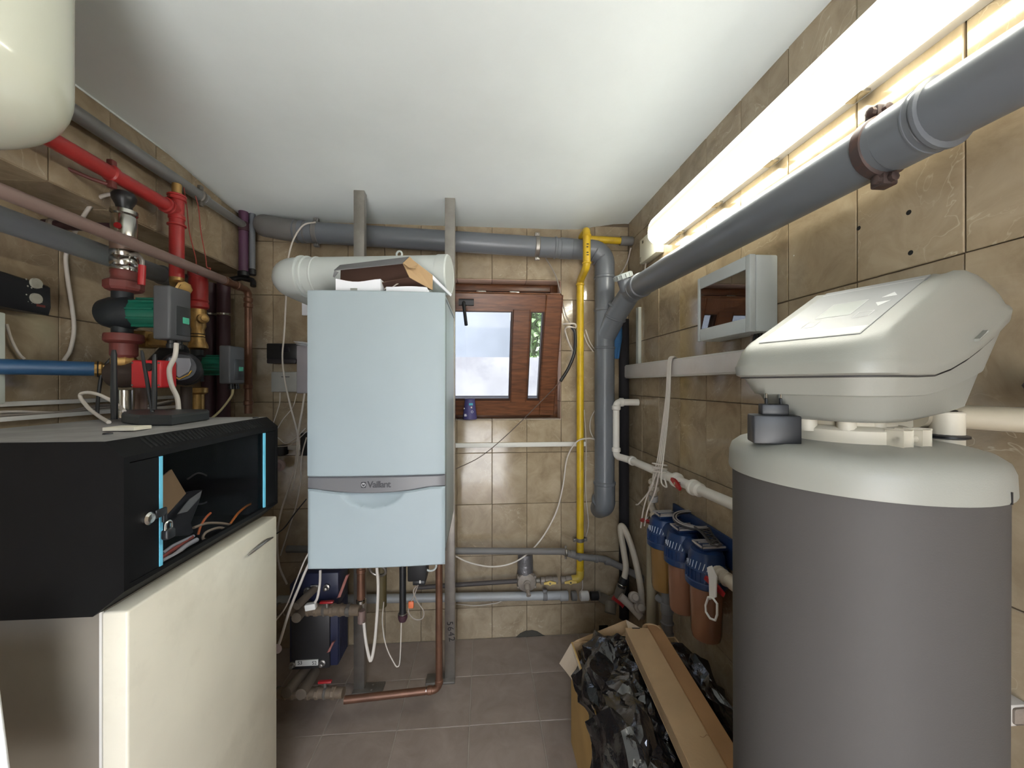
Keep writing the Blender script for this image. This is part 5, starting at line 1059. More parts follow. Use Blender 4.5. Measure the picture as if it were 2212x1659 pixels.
# white sheet hanging at the very left edge
bm = nb(); p = [at(-40, 1380, D=.62), at(2, 1490, D=.62), at(8, 1560, D=.62), at(22, 1659, D=.62), at(30, 1720, D=.62), at(-60, 1720, D=.62)]
bm.free(); bm = nb(); rows = []
for k in range(14):
    u = k / 13; py = 1420 + 420 * u; xe_ = at(.13 * (py - 1490), py, D=.60); rows.append([xe_ + V((-.20 + .2 * j / 10, .012 * math.sin(j * 1.3 + u * 3) * (1 - j / 10), 0)) for j in range(11)])
loft(bm, rows, False, False); ws_ = mk('white_sheet', bm, mat('white_cloth', (226, 226, 224), .9, bump=.4, bscale=60), None, 60)
mdf = ws_.modifiers.new('thick', 'SOLIDIFY'); mdf.thickness = .004; tag(ws_, 'edge of white sheet hanging at the far left bottom', 'sheet')
# ================================================================== RIGHT SIDE
# white trunking on the right wall
bm = nb(); box(bm, (XR - .052, .63, H + .032), (XR - .001, 2.19, H + .108), .004); bm2 = mk('trunk_body', bm, WPLAST, None)
wt = thing('wall_trunking', 'wide white cable trunking along the right wall', 'trunking', (XR - .02, 1.3, H + .03)); bm2.parent = wt; bm2.location = WL[bm2.name] - WL[wt.name]
mk('trunk_lid', box(nb(), (XR - .056, .63, H + .038), (XR - .051, 2.19, H + .102), .002), mat('smeared_white', (212, 206, 202), .5, dirt=(176, 164, 156), damt=.5), wt)
yv = at(1377, 720, X=XR - .015).y; bm = nb(); box(bm, (XR - .018, yv - .02, H + .108), (XR - .001, yv + .016, H + .42), .002); tag(mk('vertical_trunking', bm, mat('mint_trunk', (196, 200, 192), .5), None), 'narrow vertical trunking rising from the wide wall trunking', 'trunking')
# distribution board
DX = .7736; dy0, dy1 = 1.062, 1.336; dz0, dz1 = zat(716, DX, 1.062), zat(548, DX, 1.062)
db = thing('fuse_box', 'light grey surface fuse box with smoked window on right wall', 'fuse box', (XR - .04, 1.2, dz0))
GB = mat('fuse_grey', (190, 196, 196), .4, var=.03)
bm = nb(); box(bm, (DX + .018, dy0, dz0), (XR - .001, dy1, dz1), .006); mk('case', bm, GB, db)
def arch(v): return .012 * (1 - (2 * v - 1) ** 2)
bm = nb(); wy0, wy1, wz0, wz1 = dy0 + .02, dy1 - .014, dz0 + .042, dz1 - .040
for a_, b_, c_, d_ in ((dy0, wy0, dz0, dz1), (wy1, dy1, dz0, dz1), (wy0, wy1, dz0, wz0), (wy0, wy1, wz1, dz1)): box(bm, (DX, a_, c_), (DX + .018, b_, d_), .002)
fc = mk('front_frame', bm, GB, db)
mk('smoked_window', box(nb(), (DX + .003, wy0, wz0), (DX + .006, wy1, wz1)), glass_mat('smoked_lid', (.30, .27, .27, 1), 1.2, .015), fc, 0)
mk('inner_panel', box(nb(), (DX + .03, wy0, wz0), (DX + .034, wy1, wz1)), mat('breaker_panel', (150, 144, 142), .5), db, 0)
for k in range(8): mk('breaker', box(box(nb(), (DX + .014, wy0 + .03 + k * .023, wz0 + .05), (DX + .03, wy0 + .051 + k * .023, wz1 - .045), .001), (DX + .008, wy0 + .036 + k * .023, wz0 + .08), (DX + .016, wy0 + .045 + k * .023, wz0 + .09), .001), mat('breaker_dark', (74, 68, 70), .4) if k < 5 else WPLAST, db)
for k in range(4): cable('fuse_box_wire', ('nearest black', 'second black', 'third black', 'only grey')[k] + ' wire dropping from the fuse box into the trunking', [V((XR - .03, dy0 + .03 + .013 * k, dz0 + .003)), V((XR - .032, dy0 + .035 + .012 * k, dz0 - .02)), V((XR - .03, dy0 + .03 + .014 * k, H + .106))], .0035, CABB if k < 3 else CABG, 'wires under the fuse box')
# gas detector box
a, b = at(1382, 575, X=XR - .04), at(1412, 517, X=XR - .04)
gd = thing('gas_detector', 'small cream detector box beside the end of the light', 'detector', (XR - .02, (a.y + b.y) / 2, a.z))
zb0, zb1 = zat(572, XR - .03, a.y), zat(520, XR - .03, a.y)
mk('detector_case', box(nb(), (XR - .042, b.y - .03, zb0), (XR - .001, a.y, zb1), .006), CONTROL, gd)
for k in range(4): mk('vent_slot', box(nb(), (XR - .0426, a.y - .022, zb0 + .012 + .006 * k), (XR - .0415, a.y - .006, zb0 + .015 + .006 * k)), mat('slot_brown', (110, 104, 84), .6), gd, 0)
mk('sensor_window', box(nb(), (XR - .0428, a.y - .05, zb1 - .03), (XR - .0412, a.y - .036, zb1 - .016)), BPLAST, gd, 0)
cable('detector_cable', 'white cable from the detector down behind the drain pipe', [V((XR - .02, a.y - .03, zb0)), V((XR - .02, a.y - .01, zb0 - .05)), V((XR - .015, a.y + .06, zb0 - .12))], .0035, CABW)
cable('corner_cable', 'pale cable curving up the right back corner', [at(1363, 535, X=XR - .01), at(1355, 565, X=XR - .01), at(1342, 590, Y=2.19), at(1328, 603, Y=2.19)], .0042, CABW)
# black insulated pipe in the corner, blue cloth
t, _ = vpipe('black_corner_pipe', 'black insulated pipe standing in the back right corner', 1348, 690, 1335, 2.165, .028, mat('black_foam', (26, 24, 28), .9))
bm = nb(); rng = random.Random(2); rows = []
for k in range(7):
    u = k / 6; py = 690 + 85 * u; wd = .05 * (1 - abs(u - .45) * 1.2) + .006; c0 = at(1336 - 4 * u, py, Y=2.12); rows.append([c0 + V((-wd / 2 + wd * j / 5, -.008 * math.sin(j * 1.6 + k), 0)) for j in range(6)])
loft(bm, rows, False, False); o = mk('blue_cloth', bm, mat('blue_cloth', (44, 92, 136), .8), None, 60); mdf = o.modifiers.new('thick', 'SOLIDIFY'); mdf.thickness = .004; tag(o, 'scrap of blue cloth stuck behind the soil stack', 'cloth')
# ppr pipe
pp = thing('white_water_pipe', 'white plastic water pipe with red valve along the right wall', 'pipe', (.78, 1.6, 1.03))
XP = .805; xv, yv2 = at(1331, 930, Y=2.08).x, 2.08; zt_p = zat(869, xv, yv2); zb_p = zat(985, xv, yv2)
bm = nb(); tube(bm, [(XR - .003, yv2 - .01, zt_p), (xv, yv2, zt_p), (xv, yv2, zb_p), (XP - .02, 1.98, zb_p - .006), (XP, .75, H - .375)], .0185, 20, .022); mk('tube', bm, PPR, pp)
for p, d in (((xv, yv2, zt_p - .03), (0, 0, 1)), ((xv + .03, yv2, zt_p), (1, 0, 0)), ((xv, yv2, zb_p + .035), (0, 0, 1))):
    bm = nb(); ring(bm, p, d, .018, .03, .006, 20); mk('socket', bm, PPR, pp)
def pz(y): return zb_p - .006 + (H - .375 - zb_p + .006) * (1.98 - y) / (1.98 - .75)
def px_(y): return XP - .02 + .02 * (1.98 - y) / 1.23
for pxl, l, t_ in ((1368, .035, .006), (1430, .09, .004), (1461, .035, .012), (1497, .03, .012), (1505, .045, .008)):
    y = at(pxl, 1040, X=px_(1.6)).y; bm = nb(); ring(bm, (px_(y), y, pz(y)), (0, -1, 0), .018, l, t_, 20); mk('socket', bm, PPR, pp)
y = at(1478, 1050, X=px_(1.5)).y; c0 = V((px_(y), y, pz(y))); bm = nb(); cyl(bm, c0 + V((0, .045, 0)), c0 + V((0, -.045, 0)), .017, 12); mk('valve_body', bm, CHROME, pp)
def red_handle(c0, parent, ax=V((-1, 0, 0)), al=V((0, -1, -.35))):
    al = al.normalized(); up_ = ax.cross(al); bm = nb()
    prism(bm, [c0 + ax * .03 + al * x + up_ * z for x, z in ((-.036, .004), (-.014, .012), (.014, .012), (.036, .004), (.036, -.008), (.012, -.010), (-.012, -.010), (-.036, -.008))], ax * .009); hh = mk('red_handle', bm, REDH, parent)
    bm = nb(); cyl(bm, c0 + ax * .01, c0 + ax * .041, .006, 10); mk('handle_screw', bm, CHROME, hh)
red_handle(c0, pp)
# branch from tee down to the filters
yt = at(1420, 1030, X=px_(1.7)).y; c0 = V((px_(yt), yt, pz(yt)))
FXc = .785; FYs = [1.62, 1.462, 1.30]; FZt, FZh, FZb = H - .55, H - .70, H - .90
bt_ = thing('filter_feed_pipe', 'beige union fittings dropping from white pipe to the filters', 'pipe fitting', c0 + V((0, 0, -.15)))
e_ = V((FXc, FYs[0] + .11, FZh + .10)); m1 = c0 + V((-.01, .01, -.055))
bm = nb(); tube(bm, [c0, m1, m1 + V((0, 0, -.03)), e_ + V((0, .03, .03)), e_ + V((0, -.06, 0))], .0165, 18, .03); mk('tube', bm, HOSE, bt_)
for u in (.15, .45): bm = nb(); ring(bm, m1 + V((0, .004, .02 - .1 * u)), (0, .1, 1), .016, .03, .008, 10); mk('union_nut', bm, HOSE, bt_)
bm = nb(); cyl(bm, m1 + V((0, .008, -.06)), m1 + V((0, .01, -.085)), .02, 12); mk('union_collar', bm, mat('grey_union', (150, 148, 146), .45), bt_)
bm = nb(); ring(bm, e_ + V((0, -.03, 0)), (0, 1, 0), .0165, .03, .007, 16); mk('nut', bm, HOSE, bt_)
red_handle(e_ + V((-.01, .012, -.012)), bt_, V((-.6, -.3, -.6)).normalized(), V((.3, -1, .2)))
# three filters
def filt(k, label):
    y = FYs[k]; t = thing('water_filter', label, 'water filter', (FXc, y, FZb), 'blue headed water filters on the right wall')
    bm = nb(); lathe(bm, [(.046, 0), (.062, .0), (.066, .01), (.066, .06), (.06, .068), (.058, .10), (.05, .118), (.03, .122), (.001, .122)], (FXc, y, FZh), (0, 0, 1), 32); hd = mk('filter_head', bm, NAVYF, t)
    bm = nb(); ring(bm, (FXc, y, FZh + .012), (0, 0, 1), .065, .026, .004, 36); mk('head_ring', bm, NAVYF, hd)
    for j in range(26):
        a_ = 2 * math.pi * j / 26; e = V((math.cos(a_), math.sin(a_), 0)); bm = nb(); obox(bm, V((FXc, y, FZh + .026)) + e * .066 - V((-e.y, e.x, 0)) * .002, V((-e.y, e.x, 0)) * .004, e * .003, (0, 0, .034)); mk('head_rib', bm, NAVYF, hd, 0)
    WR = mat('white_rib', (190, 200, 214), .5)
    for j in range(11):       # white slanted shield of ribs facing the room
        a_ = R(180 + 62 - 12 * j + 18); e = V((math.cos(a_), math.sin(a_), 0)); bm = nb(); h = .026 - .0007 * (j - 5) ** 2
        tube(bm, [V((FXc, y, FZh + .052 + .012)) + e * .0615 + V((0, 0, -h * .7)), V((FXc, y, FZh + .066)) + e * .0605 + V((0, 0, h)) + V((-e.y, e.x, 0)) * .012], .0014, 6); mk('white_rib', bm, WR, hd)
    bm = nb(); box(bm, (FXc - .03, y - .03, FZh + .12), (XR - .012, y + .03, FZh + .135), .006); lid = mk('head_bracket', bm, NAVYF, t)
    bm = nb()
    for x0, y0, x1, y1 in ((-.035, -.034, .05, -.030), (-.035, .030, .05, .034), (-.035, -.034, -.031, .034), (-.02, -.015, .05, -.011), (-.02, .011, .05, .015)): box(bm, (FXc + x0, y + y0, FZh + .134), (FXc + x1, y + y1, FZh + .140))
    mk('bracket_rim', bm, mat('pale_rim', (170, 164, 160), .5), lid)
    bm = nb(); lathe(bm, [(.001, 0), (.03, .002), (.046, .012), (.050, .03), (.055, .20)], (FXc, y, FZb), (0, 0, 1), 32); mk('filter_bowl', bm, AMBER if k else mat('amber_yellow', (136, 102, 58), .2, coat=.4), t)
    if k < 2:
        bm = nb(); cyl(bm, (FXc, y - .05, FZh + .085), (FXc, y - .11, FZh + .085), .03, 14); mk('link_nipple', bm, NAVYF, t)
    return t
for k, lab in enumerate(('water filter with amber bowl farthest from the softener', 'middle blue headed water filter with copper brown bowl', 'nearest blue headed water filter with brown bowl and strap')): filt(k, lab)
bm = nb(); box(bm, (XR - .012, FYs[2] - .08, FZh + .06), (XR - .001, FYs[0] + .05, FZh + .165), .003); tag(mk('filter_bracket', bm, NAVYF, None), 'long blue wall bracket holding the three water filters', 'bracket')
# outlet at the near end with red valve and white strap
ov = thing('filter_outlet', 'beige outlet pipe with red handle at the nearest filter', 'pipe fitting', (FXc, 1.2, FZh + .05)); c0 = V((FXc, FYs[2] - .06, FZh + .07))
bm = nb(); cyl(bm, c0, c0 + V((0, -.16, 0)), .019, 16); mk('tube', bm, HOSE, ov)
for k in range(3): bm = nb(); ring(bm, c0 + V((0, -.012 - .022 * k, 0)), (0, 1, 0), .0185, .016, .005, 14); mk('nut', bm, HOSE, ov)
red_handle(c0 + V((-.01, -.03, -.012)), ov, V((-.75, -.5, -.3)).normalized(), V((.5, -1, -.5)))
st_ = thing('white_strap', 'white plastic strap with oval ring hanging before the nearest filter', 'strap', at(1538, 1340, X=.735)); 
bm = nb(); plate(bm, [at(1527, 1226, X=.735), at(1536, 1222, X=.735), at(1547, 1246, X=.735), at(1546, 1290, X=.735), at(1532, 1296, X=.735), at(1531, 1252, X=.735)], .004); mk('strap_band', bm, mat('bright_white', (238, 236, 234), .5), st_)
bm = nb(); tube(bm, [at(*p, X=.735) for p in ((1530, 1290), (1524, 1308), (1525, 1322), (1534, 1336), (1545, 1340), (1549, 1328), (1549, 1304), (1540, 1292), (1530, 1290))], .0035, 8); mk('oval_ring', bm, MATS['bright_white'], st_)
# filter spanner
wz = FZh + .146; wr_ = thing('filter_spanner', 'black and grey lattice filter spanner lying across the filters', 'spanner', (FXc - .03, 1.40, wz))
SPN = mat('spanner_plastic', (52, 50, 52), .4); cw = at(1500, 1124, Z=wz + .012)
bm = nb(); torus(bm, cw, (-.05, -.1, 1), .074, .007, 36, 8); mk('spanner_ring', bm, SPN, wr_)
bm = nb(); torus(bm, cw + V((0, 0, .006)), (-.05, -.1, 1), .078, .0024, 36, 6); torus(bm, cw + V((0, 0, .006)), (-.05, -.1, 1), .067, .0024, 36, 6); mk('ring_rim', bm, mat('pale_rim', ()), wr_)
h0 = cw + V((-.012, -.073, 0)); h1 = cw + V((-.045, -.215, -.006)); hd_ = (h1 - h0).normalized(); hs = hd_.cross(V((0, 0, 1))).normalized(); Lh = (h1 - h0).length
bm = nb()
for s in (1, -1): tube(bm, [h0 + hs * s * .026, h0 + hd_ * .05 + hs * s * .017, h1 + hs * s * .016], .0038, 8)
tube(bm, [h1 + hs * .016, h1 + hd_ * .012, h1 - hs * .016], .0038, 8); mk('spanner_handle', bm, SPN, wr_)
for k in range(5):
    a_ = h0 + hd_ * (.02 + Lh * .17 * k); b_ = a_ + hd_ * Lh * .17
    for s in (1, -1): mk('lattice_bar', tube(nb(), [a_ + hs * s * .017, b_ - hs * s * .017], .0024, 6), SPN, wr_)
# cable bundle hanging from the trunking
XBn = XR - .075
for k in range(4):
    dx = (-6, -2, 2, 6)[k]
    cable('bundle_cable', ('leftmost', 'second', 'third', 'rightmost')[k] + ' white cable of the bundle hanging from the wall trunking', [at(1460 + dx * .3, 776 - k, X=XR - .03), at(1452 + dx * .5, 771, X=XR - .062), at(1446 + dx * .5, 785, X=XR - .066), at(1443 + dx * .6, 850, X=XBn), at(1436 + dx * .8, 920, X=XBn), at(1427 + dx, 990, X=XBn - .02), at(1420 + dx * 1.4, 1025, X=XBn - .03), at((1408, 1402, 1414, 1430)[k], (1052, 1060, 1065, 1045)[k], X=XBn - .035), at((1382, 1390, 1400, 1440)[k], (1086, 1100, 1098, 1052)[k], X=XBn - .04), at((1374, 1384, 1392, 1436)[k], (1090, 1140, 1136, 1035)[k], X=XBn - .04)], .0034, CABW, 'white cables hanging from the wall trunking')
for k in range(3):
    c0 = at(1425, 1003 + 9 * k, X=XBn - .02); bm = nb(); torus(bm, c0, (.15, .1 + .1 * k, 1), .030, .003, 30, 8); tag(mk('cable_loop', bm, CABW, None, 60), ('top', 'middle', 'bottom')[k] + ' loop of the white cable tie around the bundle', 'cable', 'loops around the cable bundle')
# vertical beige pipe, hoses, valves in the corner
t, _ = vpipe('beige_waste_pipe', 'beige vertical pipe below the cable bundle', 1407, 1118, 1372, 1.84, .0225, mat('beige_pipe', (164, 154, 132), .5, dirt=(130, 120, 100), damt=.3))
t, _ = vpipe('grey_drain_tube', 'grey jointed drain tube standing under the first filter', 1441, 1232, 1392, 1.66, .0235, PVCD, parts=(('socket', 1312, .05, .005, PVCD), ('socket', 1345, .012, .006, PVCD), ('socket', 1368, .012, .006, PVCD)))
bm = nb(); tube(bm, [at(1420, 1290, Y=1.70), at(1428, 1296, Y=1.68), at(1441, 1302, Y=1.66)], .016, 12); mk('side_branch', bm, PVCD, t)
cable('beige_hose', 'beige hose looping up in the right back corner', [at(1386, 1335, Y=1.96), at(1386, 1290, Y=1.97), at(1378, 1235, Y=2.0), at(1364, 1180, Y=2.03), at(1350, 1145, Y=2.06), at(1342, 1136, Y=2.07), at(1341, 1150, Y=2.07), at(1348, 1195, Y=2.06), at(1352, 1225, Y=2.05), at(1348, 1252, Y=2.04)], .0165, HOSE, n=16, cat='hose')
hc = thing('hose_valve_cluster', 'dusty valve cluster with red handle feeding the beige hose', 'valve', at(1345, 1300, Y=2.03))
bm = nb(); tube(bm, [at(1349, 1248, Y=2.04), at(1342, 1268, Y=2.04)], .022, 14); mk('black_hose_end', bm, BPLAST, hc)
bm = nb(); torus(bm, at(1344, 1262, Y=2.035), (.3, 0, 1), .023, .003, 20, 6); mk('hose_clip', bm, CHROME, hc)
bm = nb(); tube(bm, [at(1343, 1266, Y=2.04), at(1336, 1290, Y=2.06), at(1318, 1300, Y=2.10), at(1298, 1290, Y=yw)], .026, 14, .03); mk('elbow', bm, mat('dirty_cast', (104, 98, 88), .7, .2), hc)
bm = nb(); tube(bm, [at(1340, 1288, Y=2.0), at(1360, 1306, Y=1.98), at(1386, 1334, Y=1.93)], .021, 14); mk('white_body', bm, mat('dusty_white', (172, 164, 154), .6), hc)
for (px0, py0), r in (((1372, 1296), .026), ((1384, 1318), .028)):
    c0 = at(px0, py0, Y=1.93); bm = nb(); lathe(bm, [(r * .8, 0), (r, .005), (r, .04), (r * .7, .046), (r * .6, .06), (.001, .062)], c0 + V((0, .03, 0)), (-.1, -.8, .4), 14); mk('round_cap', bm, MATS['dusty_white'], hc)
bm = nb(); tube(bm, [at(1320, 1300, Y=2.08), at(1318, 1325, Y=2.05)], .03, 14); mk('bowl', bm, MATS['dirty_cast'], hc)
bm = nb(); c0 = at(1335, 1302, Y=1.99); obox(bm, c0 + V((-.03, 0, .018)), (.055, 0, -.045), (.01, 0, .014), (0, .01, 0), .003); mk('red_handle', bm, REDH, hc)
bm = nb(); c0 = at(1304, 1360, Y=YB - .003); box(bm, c0 + V((-.028, -.001, -.025)), c0 + V((.025, .002, .025))); tag(mk('drain_hole', bm, mat('hole_black', (16, 14, 14), .9), None, 0), 'small square dark hole low in back wall beside the box', 'hole')

# ------------------------------------------------------------------ cardboard box with rubbish
KX0, KX1, KY0, KY1, KZ = .36, .80, 1.0, 1.55, .41
kb = thing('cardboard_box', 'open cardboard box on the floor filled with black plastic', 'box', ((KX0 + KX1) / 2, (KY0 + KY1) / 2, 0))
tw = .006
mk('left_wall', box(nb(), (KX0, KY0, 0.004), (KX0 + tw, KY1, KZ)), mat('light_cardboard', (176, 142, 84), .85), kb, 0)
mk('right_wall', box(nb(), (KX1 - tw, KY0, 0.004), (KX1, KY1, KZ)), CARD, kb, 0)
mk('far_wall', box(nb(), (KX0 + tw, KY1 - tw, 0.004), (KX1 - tw, KY1, KZ)), CARD, kb, 0)
mk('near_wall', box(nb(), (KX0 + tw, KY0, 0.004), (KX1 - tw, KY0 + tw, KZ)), CARD, kb, 0)
mk('bottom', box(nb(), (KX0, KY0, .001), (KX1, KY1, .005)), CARD, kb, 0)
mk('left_flap', plate(nb(), [V((KX0, KY1 - .01, KZ)), V((KX0 - .045, KY1 + .005, KZ - .09)), at(1262, 1497, Y=1.34), V((KX0, 1.22, KZ))], .004), CARDP, kb, 0)
mk('far_flap', plate(nb(), [at(1247, 1382, Y=KY1), at(1353, 1339, Y=KY1 + .03), at(1360, 1352, Y=KY1 + .02), at(1382, 1366, Y=KY1), V((KX0 + .2, KY1, KZ)), V((KX0 + .01, KY1, KZ))], .004), CARD, kb, 0)
mk('far_side_flap', plate(nb(), [at(1353, 1339, Y=KY1 + .02), at(1374, 1351, Y=KY1 - .02), at(1384, 1357, Y=KY1 - .05), at(1362, 1372, Y=KY1 - .03)], .004), CARDP, kb, 0)
# long cartons
lc_ = thing('long_carton', 'long narrow brown carton lying across the black plastic', 'carton', at(1450, 1500, Z=.5))
u0, u1 = at(1354, 1364, Z=.515), at(1396, 1350, Z=.515); w0, w1 = at(1494, 1659, Z=.53), at(1560, 1640, Z=.53)
pa_, pb_ = u0, u1; far_c = (u0 + u1) / 2; dirl = ((w0 + w1) / 2 - far_c); dirl.z = .012; dirl.normalize(); sd = dirl.cross(V((0, 0, 1))).normalized(); 
Lc = .64; hw = .043
bm = nb(); obox(bm, far_c - sd * hw + V((0, 0, -.04)), dirl * Lc, sd * hw * 2, (0, 0, .04), .0015); mk('carton_body', bm, CARD, lc_, 20)
bm = nb(); obox(bm, far_c - sd * .012 + V((0, 0, .0002)) - dirl * .001, dirl * .005, sd * .03, (0, 0, .0012)); mk('tab_slot', bm, BPLAST, lc_, 0)
bm = nb(); cs_ = far_c + dirl * .47 - sd * .02; tube(bm, catmull([cs_, cs_ - sd * .006 + dirl * .004, cs_ - sd * .014 + dirl * .0, cs_ - sd * .02 - dirl * .004, cs_ - sd * .026 + dirl * .001], 4), .0009, 6); mk('crease', bm, CARDI, lc_)
lc2 = thing('second_carton', 'second long carton tucked right of the first one', 'carton', at(1460, 1420, Z=.5))
bm = nb(); f2_ = far_c - sd * .072 - dirl * .03; obox(bm, f2_ - sd * .028 + V((0, 0, -.045)), dirl * Lc, sd * .05, (0, 0, .038), .0015); mk('carton_body', bm, mat('carton_brown', (160, 120, 80), .85), lc2, 20)
bm = nb(); e1 = far_c - sd * .06 - dirl * .005; rows = []
for k in range(9):
    a_ = math.pi * k / 8; p = e1 + sd * math.cos(a_) * .035 + dirl * (-math.sin(a_) * .035); rows.append([p + V((0, 0, -.03)), p + V((0, 0, -.004))])
loft(bm, rows, False, False); o = mk('round_end_flap', bm, CARD, lc2); mdf = o.modifiers.new('t', 'SOLIDIFY'); mdf.thickness = .003
# black plastic
def bag(name, label, blobs, m, amp=.03, fine=.004, sub=3, floorz=None, seed=1):
    """crumpled film: jittered flat facets, then finer creases"""
    bm = nb(); rng = random.Random(seed)
    for c0, rad in blobs:
        b2 = bmesh.new(); bmesh.ops.create_icosphere(b2, subdivisions=sub, radius=1); c0 = V(c0)
        for v in b2.verts:
            n = v.co.copy(); p = V((n.x * rad[0], n.y * rad[1], n.z * rad[2])); w_ = c0 + p
            v.co = w_ + n * (rng.uniform(-amp, amp) * .75 + noise.noise(w_ * 7) * amp) + V((rng.uniform(-1, 1), rng.uniform(-1, 1), rng.uniform(-.6, .6))) * amp * .55
        for k in range(2):
            bmesh.ops.subdivide_edges(b2, edges=b2.edges[:], cuts=1, use_grid_fill=True)
            for v in b2.verts: v.co += noise.noise_vector(v.co * (22 if k == 0 else 55)) * fine / (k + 1) * 2
        for v in b2.verts:
            if .48 < v.co.x < .70 and name.startswith('black'): v.co.z = min(v.co.z, .466 + .02 * noise.noise(v.co * 30) - .01)
        if floorz is not None:
            for v in b2.verts: v.co.z = max(v.co.z, floorz)
        merge(bm, b2)
    o = mk(name, bm, m, None, 16); return tag(o, label, 'bag')
BAG = mat('black_bag_film', (22, 21, 23), .13, var=.2, bump=.2, bscale=70, spec=.9)
bag('black_plastic_bag', 'crumpled shiny black plastic sheet heaped in the cardboard box', [((.485, 1.31, .405), (.150, .225, .105)), ((.43, 1.07, .38), (.125, .19, .14)), ((.46, .90, .33), (.13, .13, .17)), ((.715, 1.24, .385), (.085, .27, .095))], BAG, .032, .0045)
bag('pale_plastic_bag', 'pale paper bag bulging below the black plastic', [((.385, .945, .20), (.075, .08, .19))], mat('pale_bag', (206, 186, 168), .7, bump=.2), .010, .002, floorz=.003)

# ------------------------------------------------------------------ water softener
SC = V((.583, .574, 0)); SR = .1605; K = .876
so_ = thing('water_softener', 'tall grey water softener cylinder with pale control head', 'water softener', (SC.x, SC.y, 0))
zl0 = H - .146
bm = nb(); lathe(bm, [(SR - .012, .0), (SR - .004, .004), (SR - .002, .4), (SR, zl0 + .006)], (SC.x, SC.y, 0.002), (0, 0, 1), 72); mk('tank_body', bm, SOFTB, so_, 50)
bm = nb(); lathe(bm, [(SR - .002, 0), (SR + .005, .001), (SR + .006, .004), (SR + .005, .030), (SR + .001, .042), (SR - .010, .051), (SR - .026, .056), (.08, .060), (.001, .061)], (SC.x, SC.y, zl0), (0, 0, 1), 72); ld = mk('tank_lid', bm, SOFT, so_, 50)
e = V((.32, -1, 0)).normalized(); pn = V((SC.x, SC.y, zl0)) + e * (SR + .0055); mk('lid_notch', box(nb(), pn + V((-.001, -.0012, .001)), pn + V((.001, .002, .016))), BPLAST, ld, 0)
NC = V((SC.x - .004, SC.y, 0)); zn = zl0 + .058
bm = nb(); lathe(bm, [(.070, 0), (.076, .003), (.076, .024), (.070, .028), (.060, .030), (.058, .050), (.058, .086)], NC + V((0, 0, zn - .004)), (0, 0, 1), 44); nk = mk('neck_clamp', bm, SOFTN, so_)
e = V((math.cos(R(-80)), math.sin(R(-80)), 0)); t_ = V((-e.y, e.x, 0)); bm = nb(); p = NC + V((0, 0, zn - .002)) + e * .071
obox(bm, p - t_ * .026, t_ * .019, e * .018, (0, 0, .026), .002); ltc = mk('clamp_latch', bm, SOFTN, nk)
bm = nb(); obox(bm, p + t_ * .010, t_ * .019, e * .018, (0, 0, .026), .002); mk('latch_lug', bm, SOFTN, ltc)
bm = nb(); cyl(bm, p - t_ * .026 + e * .011 + V((0, 0, .013)), p + t_ * .028 + e * .011 + V((0, 0, .013)), .005, 10); mk('latch_pin', bm, SOFTN, ltc)
AL = R(20); fv = V((-math.cos(AL), -math.sin(AL), 0)); tv = V((math.sin(AL), -math.cos(AL), 0))     # front and near-side directions of the head
def hp_(u, v, z): return SC + V((0, 0, H)) + (-fv * u + tv * v + V((0, 0, z))) * K                # u > 0 is towards the wall
def hring(u0, u1, wf, wb, r, zf, n=7):
    """rounded outline, width wf at the front and wb at the back, height zf(u)"""
    L = u1 - u0; cu = (u0 + u1) / 2; res = []; o_ = rrect(L, wf, r, n); q = []
    for i, (x, y) in enumerate(o_):            # more points along the straight sides
        x2, y2 = o_[(i + 1) % len(o_)]; m_ = 7 if i % (n + 1) == n else 1
        q += [(x + (x2 - x) * j / m_, y + (y2 - y) * j / m_) for j in range(m_)]
    for x, y in q:
        f = (x + L / 2) / L; k = 1 + (wb / wf - 1) * f
        res.append(hp_(cu + x, y * k, zf(cu + x)))
    return res
W1, W2, UB = .235, .262, .292
lip = lambda u: .030 + .118 * (max(0, u + .03) / .31) ** 1.5
def top(u):
    z = .052 + .158 * (u + .175) / .31
    if u > .10: z -= .95 * (u - .10) ** 1.5 * (1 if u < .2 else 1) * 1.9
    return max(z, lip(u) + .004)
bot = lambda u: -.062 + .02 * max(0, u / .2)
mixf = lambda a_, b_, t_: (lambda u: a_(u) * (1 - t_) + b_(u) * t_)
rings = [hring(-.100, .175, W1 * .62, W2 * .70, .05, bot), hring(-.118, .190, W1 * .72, W2 * .80, .05, lambda u: bot(u) + .008), hring(-.132, .215, W1 * .82, W2 * .86, .05, mixf(bot, lip, .45)), hring(-.136, .218, W1 * .835, W2 * .87, .05, mixf(bot, lip, .47)),
         hring(-.142, .222, W1 * .865, W2 * .89, .05, mixf(bot, lip, .48)), hring(-.158, UB - .02, W1 * .94, W2 * .955, .05, lambda u: lip(u) - .020)]
bm = nb(); loft(bm, rings); hb_ = mk('head_base', bm, SOFT, so_, 45)
bl = lambda f: (lambda u: lip(u) + f * (top(u) - lip(u)))
rings = [hring(-.163, UB - .012, W1 * .955, W2 * .96, .05, lambda u: lip(u) - .018), hring(-.172, UB - .004, W1, W2, .05, lambda u: lip(u) - .014), hring(-.174, UB - .002, W1 * 1.012, W2 * 1.012, .05, lambda u: lip(u) + .001), hring(-.172, UB - .004, W1 * 1.0, W2, .05, lambda u: lip(u) + .005),
         hring(-.170, UB - .012, W1 * .985, W2 * .975, .05, bl(.35)), hring(-.165, UB - .025, W1 * .955, W2 * .94, .05, bl(.72)), hring(-.155, UB - .045, W1 * .90, W2 * .88, .045, bl(.93)), hring(-.142, UB - .07, W1 * .83, W2 * .80, .04, bl(1)), hring(-.10, UB - .14, W1 * .6, W2 * .55, .03, bl(1)), hring(-.05, .07, W1 * .3, W2 * .3, .02, bl(1))]
bm = nb(); loft(bm, rings); hc_ = mk('head_cover', bm, SOFT, so_, 50)
